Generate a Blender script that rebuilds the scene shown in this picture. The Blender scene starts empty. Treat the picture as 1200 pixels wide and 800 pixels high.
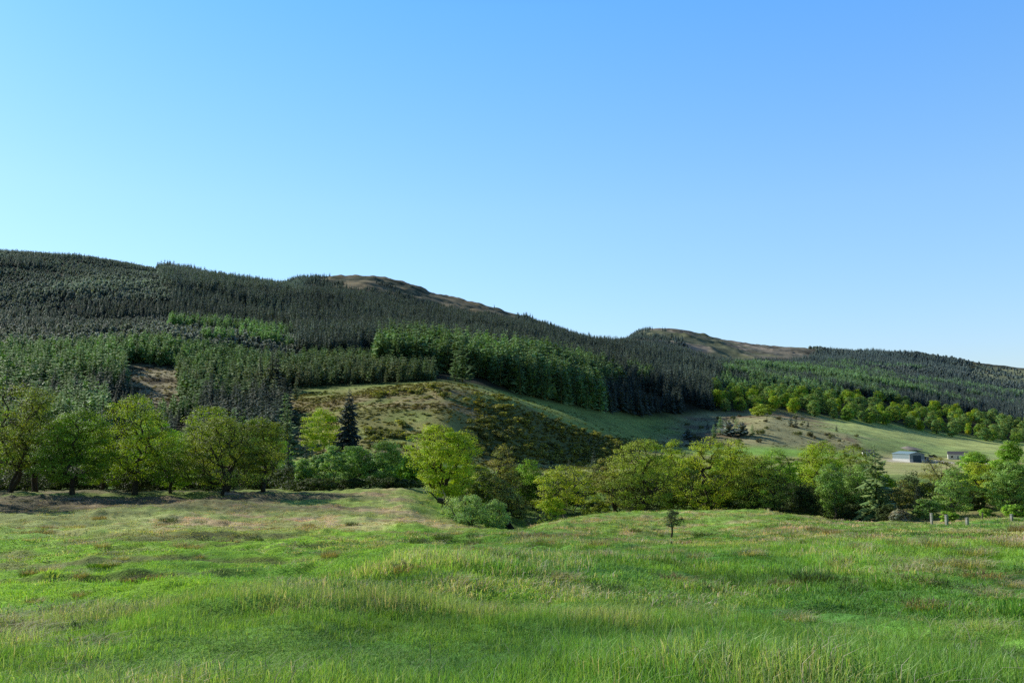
import bpy, math, random
import numpy as np

SEED = 7
RNG = np.random.default_rng(SEED)
random.seed(SEED)
C = bpy.context.scene.collection
F = 942.0                       # focal length in photo pixels (1200 px wide)
PITCH = math.atan(100 / F)      # horizon lies at row 500 of the 1200x800 photo
SUN_AZ, SUN_EL = math.radians(-53), math.radians(27)   # azimuth from +Y, negative = left

# ------------------------------------------------------------------ noise
_T = np.random.default_rng(11).random((512, 512)).astype(np.float64)
def vnoise(x, y, s=0):
    x = np.asarray(x, float) + s * 17.31; y = np.asarray(y, float) + s * 9.77
    xi = np.floor(x).astype(np.int64); yi = np.floor(y).astype(np.int64)
    fx = x - xi; fy = y - yi
    fx = fx * fx * fx * (fx * (fx * 6 - 15) + 10); fy = fy * fy * fy * (fy * (fy * 6 - 15) + 10)
    a = _T[xi & 511, yi & 511]; b = _T[(xi + 1) & 511, yi & 511]
    c = _T[xi & 511, (yi + 1) & 511]; d = _T[(xi + 1) & 511, (yi + 1) & 511]
    return (a + (b - a) * fx) * (1 - fy) + (c + (d - c) * fx) * fy
def fbm(x, y, scale, o=4, s=0):
    """fractal noise, about -1..1; scale = largest wavelength in metres"""
    t = 0; amp = 1; tot = 0; f = 1 / scale
    ca, sa = math.cos(.6), math.sin(.6)
    for k in range(o):
        t = t + amp * (vnoise(x * f, y * f, s + k * 3) * 2 - 1); tot += amp
        x, y = x * ca - y * sa, x * sa + y * ca
        amp *= .55; f *= 2.03
    return t / tot * 1.6
def sstep(a, b, x):
    t = np.clip((np.asarray(x, float) - a) / (b - a), 0, 1)
    return t * t * (3 - 2 * t)
def band(x, a, b, w):
    return sstep(a - w, a + w, x) * (1 - sstep(b - w, b + w, x))

# ------------------------------------------------------------------ terrain: surveyed feature lines, each (column: distance, row)
def tanE(y):
    return np.tan(PITCH + np.arctan((400 - np.asarray(y, float)) / F))
FEAT = [
 # foreground
 {-400:(4.6,800),0:(5.0,800),350:(5.2,800),600:(5.2,800),900:(5.2,800),1200:(5.2,800)},
 {-400:(8,748),0:(8.6,744),200:(10.5,716),350:(14,689),480:(19,658),600:(23,652),800:(26,650),1000:(26,648),1200:(26,646)},
 {-400:(13,745),0:(13.5,737),200:(16,714),350:(20,690),480:(26,655),600:(33,642),800:(38,642),1000:(36,638),1200:(36,636)},
 {-400:(24,698),0:(24,697),200:(26,687),350:(29,672),480:(37,648),600:(45,637),700:(50,637),800:(52,637),900:(50,632),1000:(45,630),1200:(44,630)},
 {-400:(42,652),0:(42,650),200:(42,650),350:(45,646),480:(55,631),600:(62,628),700:(72,629),800:(74,631),900:(70,622),1000:(64,621),1200:(60,621)},
 {-400:(70,615),0:(70,614),200:(72,611),350:(75,611),480:(84,603),540:(84,616),600:(88,622),650:(92,611),700:(95,602),780:(98,597.5),850:(98,597.5),900:(97,600),950:(95,606),1000:(92,612),1100:(90,612),1200:(88,606)},
 {-400:(108,584),0:(108,582),200:(112,577),350:(115,576),480:(115,578),540:(112,600),600:(108,624),650:(112,620),700:(120,612),800:(125,612),950:(120,617),1100:(112,611),1200:(112,607)},
 {-400:(160,568),0:(160,567),350:(160,566),480:(165,563),600:(170,566),700:(180,564),800:(180,565),1000:(190,562),1200:(190,562)},
 # hill foot
 {-400:(205,555),0:(205,555),200:(205,552),350:(205,540),420:(203,532),520:(215,537),600:(230,550),700:(270,546),800:(320,542),900:(360,540),1000:(395,540),1100:(410,542),1200:(410,543)},
 {-400:(260,520),0:(260,518),200:(262,505),350:(250,508),420:(245,500),520:(250,497),600:(265,512),650:(290,524),700:(320,529),750:(360,529),800:(400,526),900:(430,527),1000:(455,531),1100:(470,537),1200:(470,540)},
 {-400:(330,470),0:(330,469),200:(340,458),300:(330,465),350:(312,466),420:(305,461),520:(310,453),600:(325,467),650:(345,487),700:(370,504),750:(410,517),800:(470,512),850:(500,501),900:(520,493),1000:(560,502),1100:(600,520),1200:(620,529)},
 {-400:(370,444),0:(370,442),150:(375,436),300:(350,456),350:(336,461),420:(340,455),520:(345,448),560:(360,454),600:(400,466),650:(425,478),700:(460,488),760:(520,497),800:(560,493),850:(620,486),900:(650,484),1000:(700,496),1100:(750,512),1200:(760,523)},
 {-400:(450,412),0:(450,412),200:(450,408),350:(450,428),480:(440,432),600:(480,440),700:(600,449),800:(720,452),900:(850,458),1000:(950,463),1100:(1050,480),1200:(1050,497)},
 {-400:(650,378),0:(650,377),200:(640,379),350:(650,392),480:(640,396),600:(700,405),700:(800,420),800:(930,430),900:(1200,438),1000:(1500,438),1100:(1600,452),1200:(1700,465)},
 {-400:(1600,306),-200:(1550,300),0:(1500,299),100:(1450,306),200:(1300,322),300:(1150,341),340:(1100,349),400:(1030,356),500:(1020,374),600:(1050,388),700:(1120,405),760:(1150,417),830:(1180,434),870:(1300,436),900:(1500,430),1000:(1900,427),1100:(2100,438),1200:(2200,452)},
 {-400:(1800,312),0:(1800,312),200:(1560,332),300:(1400,345),340:(1350,347),430:(1330,346),500:(1330,362),600:(1380,382),700:(1550,412),760:(1700,408),800:(1750,411),850:(1800,418),900:(1950,420),1000:(2300,421),1100:(2500,430),1200:(2600,443)},
 {-400:(2200,322),0:(2200,322),200:(1900,338),300:(1750,337),325:(1700,334),345:(1700,325),380:(1700,322.5),430:(1700,321),480:(1720,332),520:(1760,345),560:(1800,355),600:(1850,367),640:(1900,379),700:(2100,404),735:(2450,401),744:(2500,390),760:(2550,384.5),800:(2600,386),850:(2650,398),900:(2700,405),940:(2750,407.5),1000:(2900,412),1050:(3000,413),1100:(3100,417),1150:(3200,424.5),1200:(3200,430),1500:(3300,445)},
 {-400:(3200,380),0:(3200,380),430:(2700,375),600:(2800,400),735:(3400,440),850:(3600,440),1000:(4200,440),1200:(4500,450)},
 {-400:(9500,495),1200:(9500,495)},
]
CP, SP = math.cos(PITCH), math.sin(PITCH)
def fac(y): return CP + tanE(y) * SP          # depth along the optical axis per metre of forward distance
FEAT = [{600 + (x - 600) * float(fac(v[1])): v for x, v in f.items()} for f in FEAT]
NF = len(FEAT)
PH0 = 62.0
PHI = np.radians(np.linspace(-PH0, PH0, 1241))
LR = np.linspace(math.log(1.5), math.log(9500), 1500)
_cx = 600 + F * np.tan(np.clip(PHI, -math.radians(56), math.radians(56)))
def _feat(k, j):
    ks = sorted(FEAT[k]); return np.interp(_cx, ks, [FEAT[k][q][j] for q in ks])
def gsm(a, s, axis):
    n = int(3 * s) + 1; w = np.exp(-.5 * (np.arange(-n, n + 1) / s) ** 2); w /= w.sum()
    p = [(0, 0), (0, 0)]; p[axis] = (n, n); b = np.pad(a, p, mode='edge')
    return np.apply_along_axis(lambda v: np.convolve(v, w, mode='valid'), axis, b)
fD = np.array([_feat(k, 0) for k in range(NF)]); fY = np.array([_feat(k, 1) for k in range(NF)])
fD = gsm(fD, 2.5, 1); fY = gsm(fY, 2.5, 1)
BASE = np.zeros((len(PHI), len(LR))); LAY = np.zeros_like(BASE)
_cphi = np.cos(np.clip(PHI, -math.radians(56), math.radians(56)))
for i in range(len(PHI)):
    D = np.exp(LR) * _cphi[i]
    nd = np.concatenate([[1.0, 2.2], fD[:, i]]); nz = np.concatenate([[-1.62, -1.62], fD[:, i] * tanE(fY[:, i])])
    BASE[i] = np.interp(np.log(D), np.log(nd), nz)
    LAY[i] = np.interp(np.log(D), np.log(fD[:, i]), np.arange(1, NF + 1), left=0)
BASE = gsm(BASE, 5, 1); BASE = gsm(BASE, 2, 0)
def _lk(tab, X, Y):
    X = np.asarray(X, float); Y = np.asarray(Y, float)
    ph = np.arctan2(X, Y); r = np.maximum(np.hypot(X, Y), 1.51)
    u = np.clip((np.clip(ph, PHI[0], PHI[-1]) - PHI[0]) / (PHI[1] - PHI[0]), 0, len(PHI) - 1.001)
    v = np.clip((np.log(r) - LR[0]) / (LR[1] - LR[0]), 0, len(LR) - 1.001)
    i = u.astype(int); j = v.astype(int); a = u - i; b = v - j
    return (tab[i, j] * (1 - a) + tab[i + 1, j] * a) * (1 - b) + (tab[i, j + 1] * (1 - a) + tab[i + 1, j + 1] * a) * b
def layer(X, Y): return _lk(LAY, X, Y)
def col(X, Y):
    Y = np.maximum(np.asarray(Y, float), 1e-3)
    return 600 + F * np.asarray(X) / (Y * CP + np.clip(_lk(BASE, X, Y), -.35 * Y, .35 * Y) * SP)
def hollow(X, Y):
    """tussock / turf relief of the ground"""
    r = np.hypot(X, Y); x = col(X, Y); L = layer(X, Y)
    short = band(L, 2.6, 7.2, .3) * (1 - sstep(520, 760, x)) + .6 * band(L, 5.4, 6.6, .3) * sstep(560, 680, x)
    n1 = fbm(X, Y, 2.6, 3, 1); n2 = fbm(X, Y * 1.0, 9, 3, 5); n3 = fbm(X, Y, 30, 2, 8)
    near = 1 - sstep(150, 320, r)
    z = near * (n1 * (.13 + .06 * short) + (.04 + .07 * sstep(7, 14, r)) * np.abs(fbm(X, Y, 1.3, 2, 29)) + n2 * (.12 + .06 * (1 - short))  + n3 * .25 * sstep(12, 40, r) * (.3 + short))
    rid = 1 - np.abs(fbm(X * .55, Y, 11, 3, 21))
    z = z + near * short * (.26 * sstep(.72, .9, rid) + .10 * np.abs(fbm(X * .7, Y, 1.5, 2, 27)) * sstep(-.2, .4, n2)) * sstep(12, 26, r)
    far = sstep(200, 420, r)
    dome = band(L, 9, 12, .4)
    z = z + dome * fbm(X, Y, 45, 4, 31) * 1.1 * sstep(190, 240, r) + sstep(11.8, 13, L) * fbm(X, Y, 170, 4, 41) * 5.5 * sstep(400, 900, r) * (1 - .55 * sstep(16.3, 17, L)) + sstep(15.6, 16.2, L) * (fbm(X, Y, 75, 4, 43) * 4.0 + np.maximum(0, fbm(X, Y, 40, 3, 45) - .2) * 5) * (1 - sstep(3300, 4200, r)) * (r > 1200)
    return z
def gz(X, Y):
    X = np.asarray(X, float); Y = np.asarray(Y, float)
    ph = np.degrees(np.abs(np.arctan2(X, Y))); r = np.hypot(X, Y)
    b = _lk(BASE, X, Y) + hollow(X, Y) * sstep(1.5, 4, r)
    back = -1.62 + np.minimum(.03 * r, 40)
    w = sstep(58, 120, ph)
    return b * (1 - w) + back * w
def on(x, D):
    """world ground point at photo column x and distance D"""
    X = (x - 600) / F * D
    for _ in range(3): X = (x - 600) / F * (D * CP + float(gz(X, D)) * SP)
    return X, D, float(gz(X, D))
def z_at(y, D): return float(D * tanE(y))

# ------------------------------------------------------------------ object helpers
def tag(o, label=None, cat=None, group=None, kind=None):
    if label: o['label'] = label
    if cat: o['category'] = cat
    if group: o['group'] = group
    if kind: o['kind'] = kind
    return o
def empty(name, loc, rz=0.0):
    o = bpy.data.objects.new(name, None); C.objects.link(o); o.location = loc
    o.rotation_euler = (0, 0, rz); o.empty_display_size = .5
    return o
def mesh_np(name, V, Fq, smooth=False):
    """V (n,3), Fq list of arrays (m,k) of face indices"""
    me = bpy.data.meshes.new(name)
    V = np.asarray(V, np.float32)
    Fq = [np.asarray(f, np.int32) for f in (Fq if isinstance(Fq, list) else [Fq]) if len(f)]
    me.vertices.add(len(V)); me.vertices.foreach_set('co', V.ravel())
    tot = sum(f.size for f in Fq); nf = sum(len(f) for f in Fq)
    me.loops.add(tot); me.polygons.add(nf)
    me.loops.foreach_set('vertex_index', np.concatenate([f.ravel() for f in Fq]))
    st = []; s = 0
    for f in Fq:
        st.append(np.arange(len(f)) * f.shape[1] + s); s += f.size
    me.polygons.foreach_set('loop_start', np.concatenate(st).astype(np.int32))
    if smooth: me.polygons.foreach_set('use_smooth', np.ones(nf, bool))
    me.update(calc_edges=True)
    return me
def fattr(me, name, data, dom='POINT', typ='FLOAT_COLOR'):
    a = me.attributes.new(name, typ, dom)
    if typ == 'FLOAT_COLOR':
        d = np.ones((len(data), 4), np.float32); d[:, :3] = data; a.data.foreach_set('color', d.ravel())
    elif typ == 'FLOAT_VECTOR': a.data.foreach_set('vector', np.asarray(data, np.float32).ravel())
    elif typ == 'INT': a.data.foreach_set('value', np.asarray(data, np.int32))
    else: a.data.foreach_set('value', np.asarray(data, np.float32))
def obj(name, me, mat=None, parent=None):
    o = bpy.data.objects.new(name, me); C.objects.link(o)
    if mat and not me.materials: me.materials.append(mat)
    if parent: o.parent = parent
    return o

# ------------------------------------------------------------------ materials
def newmat(name):
    m = bpy.data.materials.new(name); m.use_nodes = True
    nt = m.node_tree; nt.nodes.clear()
    out = nt.nodes.new('ShaderNodeOutputMaterial')
    return m, nt, out
def N(nt, t, **kw):
    n = nt.nodes.new(t)
    for k, v in kw.items():
        if k in n.inputs: n.inputs[k].default_value = v
        else: setattr(n, k, v)
    return n
def mixcol(nt, a, b, fac, mode='MIX'):
    m = nt.nodes.new('ShaderNodeMix'); m.data_type = 'RGBA'; m.blend_type = mode
    for sock, v in ((m.inputs[0], fac), (m.inputs[6], a), (m.inputs[7], b)):
        if hasattr(v, 'is_output'): nt.links.new(v, sock)
        elif isinstance(v, (int, float)): sock.default_value = v
        else: sock.default_value = (*v, 1) if len(v) == 3 else v
    return m.outputs[2]
def principled(nt, out, colsock, rough=.8, spec=.2, transl=0, normal=None):
    b = N(nt, 'ShaderNodeBsdfPrincipled'); b.inputs['Roughness'].default_value = rough
    b.inputs['Specular IOR Level'].default_value = spec
    if hasattr(colsock, 'is_output'): nt.links.new(colsock, b.inputs['Base Color'])
    else: b.inputs['Base Color'].default_value = (*colsock, 1)
    if normal: nt.links.new(normal, b.inputs['Normal'])
    if transl:
        t = N(nt, 'ShaderNodeBsdfTranslucent'); mx = N(nt, 'ShaderNodeMixShader'); mx.inputs[0].default_value = transl
        tc = mixcol(nt, colsock, (1.0, 1.0, .35), 1.0, 'MULTIPLY') if hasattr(colsock, 'is_output') else None
        if tc: nt.links.new(tc, t.inputs['Color'])
        else: t.inputs['Color'].default_value = (*colsock, 1)
        nt.links.new(b.outputs[0], mx.inputs[1]); nt.links.new(t.outputs[0], mx.inputs[2]); nt.links.new(mx.outputs[0], out.inputs[0])
    else: nt.links.new(b.outputs[0], out.inputs[0])
    return b
def mat_ground():
    m, nt, out = newmat('ground_turf')
    at = N(nt, 'ShaderNodeAttribute', attribute_name='Col')
    geo = N(nt, 'ShaderNodeNewGeometry')
    n1 = N(nt, 'ShaderNodeTexNoise', Scale=1.3, Detail=5.0, Roughness=.65); nt.links.new(geo.outputs['Position'], n1.inputs['Vector'])
    n2 = N(nt, 'ShaderNodeTexNoise', Scale=9.0, Detail=4.0, Roughness=.7); nt.links.new(geo.outputs['Position'], n2.inputs['Vector'])
    r1 = N(nt, 'ShaderNodeMapRange'); r1.inputs[1].default_value = .25; r1.inputs[2].default_value = .75; r1.inputs[3].default_value = .62; r1.inputs[4].default_value = 1.38
    nt.links.new(n1.outputs[0], r1.inputs[0])
    r2 = N(nt, 'ShaderNodeMapRange'); r2.inputs[1].default_value = .25; r2.inputs[2].default_value = .75; r2.inputs[3].default_value = .72; r2.inputs[4].default_value = 1.28
    nt.links.new(n2.outputs[0], r2.inputs[0])
    n3 = N(nt, 'ShaderNodeTexNoise', Scale=.055, Detail=6.0, Roughness=.68); nt.links.new(geo.outputs['Position'], n3.inputs['Vector'])
    r3 = N(nt, 'ShaderNodeMapRange'); r3.inputs[1].default_value = .32; r3.inputs[2].default_value = .68; r3.inputs[3].default_value = .66; r3.inputs[4].default_value = 1.34
    nt.links.new(n3.outputs[0], r3.inputs[0])
    mu0 = N(nt, 'ShaderNodeMath', operation='MULTIPLY'); nt.links.new(r1.outputs[0], mu0.inputs[0]); nt.links.new(r3.outputs[0], mu0.inputs[1])
    mu = N(nt, 'ShaderNodeMath', operation='MULTIPLY'); nt.links.new(mu0.outputs[0], mu.inputs[0]); nt.links.new(r2.outputs[0], mu.inputs[1])
    c = mixcol(nt, at.outputs['Color'], mu.outputs[0], 1.0, 'MULTIPLY')
    bp = N(nt, 'ShaderNodeBump'); bp.inputs['Strength'].default_value = .7; bp.inputs['Distance'].default_value = .12
    ad = N(nt, 'ShaderNodeMath', operation='ADD'); nt.links.new(n1.outputs[0], ad.inputs[0]); nt.links.new(n2.outputs[0], ad.inputs[1])
    nt.links.new(ad.outputs[0], bp.inputs['Height'])
    principled(nt, out, c, .95, .05, 0, bp.outputs[0])
    return m
def mat_leaf(name, transl=.4, src='Col', rough=.6):
    m, nt, out = newmat(name)
    at = N(nt, 'ShaderNodeAttribute', attribute_name=src)
    principled(nt, out, at.outputs['Color'], rough, .15, transl)
    return m
def mat_inst(name, transl, shade_attr=None):
    """foliage of a scattered copy: its tint comes with each copy, the shade of the blade or spray with its mesh"""
    m, nt, out = newmat(name)
    at = N(nt, 'ShaderNodeAttribute', attribute_name='tint'); at.attribute_type = 'INSTANCER'
    sh = N(nt, 'ShaderNodeAttribute', attribute_name='Col')
    c = mixcol(nt, at.outputs['Color'], sh.outputs['Color'], 1.0, 'MULTIPLY')
    principled(nt, out, c, .65, .12, transl)
    return m
def mat_objcol(name, transl):
    m, nt, out = newmat(name)
    oi = N(nt, 'ShaderNodeObjectInfo'); sh = N(nt, 'ShaderNodeAttribute', attribute_name='Col')
    c = mixcol(nt, oi.outputs['Color'], sh.outputs['Color'], 1.0, 'MULTIPLY')
    principled(nt, out, c, .65, .12, transl)
    return m
def mat_noise(name, c1, c2, scale=4.0, rough=.85, spec=.1, bump=.3, detail=4.0, stretch=None, metal=0):
    m, nt, out = newmat(name)
    tc = N(nt, 'ShaderNodeTexCoord'); n = N(nt, 'ShaderNodeTexNoise', Scale=scale, Detail=detail, Roughness=.6)
    if stretch:
        mp = N(nt, 'ShaderNodeMapping'); mp.inputs['Scale'].default_value = stretch
        nt.links.new(tc.outputs['Object'], mp.inputs[0]); nt.links.new(mp.outputs[0], n.inputs['Vector'])
    else: nt.links.new(tc.outputs['Object'], n.inputs['Vector'])
    r = N(nt, 'ShaderNodeMapRange'); r.inputs[1].default_value = .3; r.inputs[2].default_value = .7; nt.links.new(n.outputs[0], r.inputs[0])
    c = mixcol(nt, c1, c2, r.outputs[0])
    bp = N(nt, 'ShaderNodeBump'); bp.inputs['Strength'].default_value = bump; bp.inputs['Distance'].default_value = .05
    nt.links.new(n.outputs[0], bp.inputs['Height'])
    b = principled(nt, out, c, rough, spec, 0, bp.outputs[0]); b.inputs['Metallic'].default_value = metal
    return m
M_GROUND = mat_ground()
M_LEAF = mat_leaf('broad_leaves', .34)
M_BARK = mat_noise('bark_dark', (.035, .028, .02), (.10, .085, .065), 3, stretch=(3, 3, .6))
M_BARKP = mat_noise('bark_pale', (.10, .09, .075), (.24, .22, .19), 3, stretch=(2, 2, .8))
M_CONI = mat_inst('conifer_needles', .15)
M_CONO = mat_objcol('conifer_needles_single', .15)
M_GRASS = mat_inst('grass_blades', .45)
M_TUSS = mat_leaf('tussock_blades', .5)

# ------------------------------------------------------------------ ground colours (albedo)
def lerp(a, b, t): return a + (np.asarray(b) - a) * np.asarray(t)[..., None]
def ground_col(X, Y):
    X = np.asarray(X, float); Y = np.asarray(Y, float)
    x0 = col(X, np.maximum(Y, 1)); L = layer(X, Y); r = np.hypot(X, Y); x = x0 + 22 * fbm(X, Y, 24, 3, 49) * sstep(180, 210, r)
    shp = X.shape + (3,)
    n1 = fbm(X, Y, 5, 4, 51); n2 = fbm(X, Y, 18, 4, 55); n3 = fbm(X, Y, 70, 3, 59); nf = fbm(X * .5, Y, 1.6, 3, 63)
    c = np.zeros(shp) + np.array([.062, .125, .020])
    c = lerp(c, [.040, .098, .020], sstep(-.2, .6, n1))
    c = lerp(c, [.085, .150, .022], sstep(.0, .7, n2) * .8)
    # long grass on the right is paler and drier farther off
    c = lerp(c, [.030, .070, .018], np.clip(sstep(.25, .6, fbm(X * .8, Y, 3.5, 3, 67)) * .8, 0, 1))
    dry = band(L, 3.0, 6.8, .5) * sstep(560, 760, x)
    c = lerp(c, [.135, .150, .050], np.clip(dry * (.35 + .6 * n2 + .5 * nf), 0, .85))
    c = lerp(c, [.26, .21, .105], np.clip(dry * sstep(.25, .8, nf + .5 * n2), 0, .8))
    # short turf of the lower pasture on the left
    turf = band(L, 2.55, 6.0, .25) * (1 - sstep(500, 640, x))
    c = lerp(c, [.090, .165, .014], turf * (.55 + .45 * sstep(-.4, .4, n2)))
    c = lerp(c, [.060, .135, .018], turf * sstep(.1, .7, n1) * .7)
    c = lerp(c, [.110, .098, .048], turf * sstep(3.4, 3.9, L) * sstep(.45, .8, fbm(X * .6, Y, 8, 3, 71)) * .75)
    # pale and brown heathy grass nearer to the left trees
    rid = 1 - np.abs(fbm(X * .55, Y, 11, 3, 21)); rim = band(rid, .70, .86, .05)
    c = lerp(c, [.080, .080, .036], np.clip(turf * sstep(3.3, 3.8, L) * rim * sstep(-.3, .4, n2) * .8, 0, 1))
    heath = band(L, 5.6, 7.3, .25) * (1 - sstep(520, 580, x))
    c = lerp(c, [.135, .145, .055], heath * .85)
    c = lerp(c, [.19, .135, .085], np.clip(heath * sstep(-.1, .5, n2 + .5 * nf + .25), 0, .75))
    c = lerp(c, [.10, .15, .03], np.clip(heath * sstep(.1, .6, n1), 0, .5))
    hb = band(L, 6.3, 7.35, .15) * (1 - sstep(400, 480, x))  # brown heath strip, its colour darkened to deepen the shadow of the left trees
    c = lerp(c, [.052, .045, .030], np.clip(hb * (.75 + .4 * n1), 0, .95)); c = lerp(c, [.10, .14, .03], np.clip(hb * sstep(.25, .5, fbm(X * .4, Y, 9, 3, 77)), 0, .8))
    # green tongue by the big oak and the knoll
    c = lerp(c, [.085, .155, .020], band(L, 6.2, 7.2, .3) * band(x, 490, 560, 25) * .9)
    kn = band(L, 5.1, 6.3, .25) * band(x, 610, 960, 40)
    c = lerp(c, [.085, .140, .028], kn * (.55 + .4 * n2))
    c = lerp(c, [.15, .13, .07], np.clip(kn * sstep(.25, .7, nf), 0, .6))
    # bracken bank behind the white posts
    c = lerp(c, [.20, .135, .075], band(L, 6.25, 7.6, .3) * sstep(900, 1010, x) * (.5 + .4 * n1))
    # ground under the tree belt and rough valley floor
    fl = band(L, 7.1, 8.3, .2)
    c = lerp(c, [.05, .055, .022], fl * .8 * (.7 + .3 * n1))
    vl = band(L, 8.3, 10.2, .4)
    c = lerp(c, [.150, .150, .060], vl * sstep(480, 600, x) * .9)
    c = lerp(c, [.090, .165, .030], vl * band(x, 720, 1030, 30) * band(L, 9.4, 10.1, .15) * .9)
    c = lerp(c, [.19, .165, .085], vl * sstep(980, 1060, x) * sstep(-.2, .5, n2) * .7)
    # pale yard around the farm shed and its track
    yx, yy = (1066 - 600) / F * 424, 424.
    yd = np.hypot(X - yx - 4, (Y - yy - 2) * .8); c = lerp(c, [.20, .18, .145], (1 - sstep(13, 19, yd + 3 * n1)) * .9)
    tk = np.abs((Y - yy) - .25 * (X - yx) + 5 + 3 * n3); c = lerp(c, [.19, .175, .14], (1 - sstep(1.6, 2.6, tk)) * sstep(yx, yx + 8, X) * (1 - sstep(yx + 70, yx + 80, X)) * .8)
    # gorse hill
    dm = band(L, 9.0, 12.1, .3) * (1 - sstep(760, 860, x)) * sstep(310, 350, x)
    c = lerp(c, [.118, .112, .040], dm * .95)
    c = lerp(c, [.115, .094, .048], np.clip(dm * sstep(-.05, .5, fbm(X, Y, 22, 4, 81)) * (1 - sstep(10.8, 11.3, L)), 0, .9))
    c = lerp(c, [.100, .128, .034], dm * sstep(.1, .6, fbm(X, Y, 14, 3, 85)) * .6); c = lerp(c, [.050, .058, .024], dm * band(L, 9.25, 10.75, .12) * band(x, 555, 735, 20) * .85)
    c = lerp(c, [.105, .140, .036], dm * sstep(10.7, 11.0, L) * sstep(520, 620, x) * .8)
    # scrubby hillside and the green field on the right
    sc_ = band(L, 10.1, 12.2, .2) * sstep(760, 820, x)
    c = lerp(c, [.150, .135, .070], sc_ * .9)
    c = lerp(c, [.085, .062, .040], np.clip(sc_ * sstep(.1, .6, fbm(X, Y, 25, 4, 91)), 0, .8))
    fld = band(L, 10.75, 12.2, .12) * sstep(940, 1010, x)
    c = lerp(c, [.170, .235, .066], fld * .95)
    c = lerp(c, [.120, .165, .050], band(L, 10.1, 10.75, .15) * sstep(990, 1030, x) * .8)
    # forest floor, moors and clearings
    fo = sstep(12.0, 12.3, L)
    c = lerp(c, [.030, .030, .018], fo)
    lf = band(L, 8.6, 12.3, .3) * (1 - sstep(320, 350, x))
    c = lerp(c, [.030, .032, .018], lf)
    clr = band(L + .12 * n1, 10.5, 12.3, .12) * band(x0 + 9 * n2, 148, 216, 8)
    c = lerp(c, [.165, .145, .088], clr * (.85 + .2 * nf)); c = lerp(c * (1 + 1.0 * clr[..., None]), [.07, .055, .035], np.clip(clr * sstep(.15, .5, fbm(X, Y, 9, 3, 95)), 0, .8))
    b1 = sstep(15.5, 15.8, L) * band(x0, 345, 680, 25); m1 = fbm(X, Y, 130, 5, 97); m2 = fbm(X, Y, 55, 4, 99)
    c = lerp(c, [.135, .115, .070], b1); c = lerp(c, [.040, .050, .030], np.clip(b1 * sstep(-.05, .25, m1 + .5 * m2), 0, .92)); c = lerp(c, [.24, .19, .11], np.clip(b1 * sstep(.15, .6, m2 - .5 * m1), 0, .85))
    b2 = sstep(15.6, 16.0, L) * band(x, 735, 950, 15)
    c = lerp(c, [.135, .122, .092], b2); c = lerp(c, [.070, .068, .048], np.clip(b2 * sstep(.0, .35, m1 * .6 + m2 * .6), 0, .9)); c = lerp(c, [.25, .21, .16], np.clip(b2 * sstep(.2, .55, m2 - .5 * m1), 0, .9)); c = lerp(c, [.10, .115, .055], np.clip(b2 * sstep(.1, .6, fbm(X, Y, 210, 3, 103)), 0, .7))
    cc = band(L, 14.6, 16.6, .2) * sstep(1120, 1160, x)
    c = lerp(c, [.20, .21, .11], cc); c = lerp(c, [.26, .23, .16], np.clip(cc * sstep(.3, .7, fbm(X, Y * .4, 60, 4, 105)), 0, .8))
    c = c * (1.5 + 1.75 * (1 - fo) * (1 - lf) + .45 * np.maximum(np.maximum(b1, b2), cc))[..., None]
    return np.clip(c, .008, .62)

# ------------------------------------------------------------------ ground sheets
ang = np.concatenate([np.linspace(-180, -62, 60)[:-1], np.linspace(-62, -40, 90)[:-1], np.linspace(-40, 40, 860), np.linspace(40, 62, 90)[1:], np.linspace(62, 180, 60)[1:-1]])
def rings(name, radii, centre=False):
    A = np.radians(ang); n = len(A); R = np.asarray(radii)
    X = np.sin(A)[None, :] * R[:, None]; Y = np.cos(A)[None, :] * R[:, None]
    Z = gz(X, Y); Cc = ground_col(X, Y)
    V = np.stack([X, Y, Z], -1).reshape(-1, 3); Cc = Cc.reshape(-1, 3)
    i = np.arange(len(R) - 1)[:, None] * n; j = np.arange(n)[None, :]; j2 = (j + 1) % n
    q = np.stack([i + j, i + n + j, i + n + j2, i + j2], -1).reshape(-1, 4)[:, ::-1]
    fs = [q]
    if centre:
        V = np.vstack([V, [[0, 0, -1.62]]]); Cc = np.vstack([Cc, Cc[:1]])
        t = np.stack([np.arange(n), (np.arange(n) + 1) % n, np.full(n, len(V) - 1)], -1)[:, ::-1]
        fs.append(t)
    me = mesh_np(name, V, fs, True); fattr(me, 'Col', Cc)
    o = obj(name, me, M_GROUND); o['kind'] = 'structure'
    return o
R1 = np.exp(np.linspace(math.log(1.2), math.log(140), 560))
R2 = np.exp(np.linspace(math.log(140), math.log(420), 200))
R3 = np.exp(np.linspace(math.log(420), math.log(9400), 520))
rings('field', R1, True); rings('hillside', R2); rings('hills', R3)

# ------------------------------------------------------------------ tree building
def tube(P0, P1, r0, r1, k=5):
    """frustums between point arrays"""
    P0 = np.asarray(P0, float); P1 = np.asarray(P1, float); d = P1 - P0
    d = d / np.maximum(np.linalg.norm(d, axis=1, keepdims=True), 1e-6)
    a = np.where(np.abs(d[:, 2:3]) > .9, [[1., 0, 0]], [[0, 0, 1.]])
    u = np.cross(d, a); u /= np.maximum(np.linalg.norm(u, axis=1, keepdims=True), 1e-6); v = np.cross(d, u)
    th = np.arange(k) / k * 2 * math.pi
    ring = np.cos(th)[None, :, None] * u[:, None, :] + np.sin(th)[None, :, None] * v[:, None, :]
    A = P0[:, None, :] + ring * np.asarray(r0)[:, None, None]; B = P1[:, None, :] + ring * np.asarray(r1)[:, None, None]
    n = len(P0); V = np.concatenate([A, B], 1).reshape(-1, 3)
    j = np.arange(k); q = np.stack([j, (j + 1) % k, k + (j + 1) % k, k + j], -1)
    Fc = (np.arange(n)[:, None, None] * 2 * k + q[None]).reshape(-1, 4)
    return V, Fc
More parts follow.
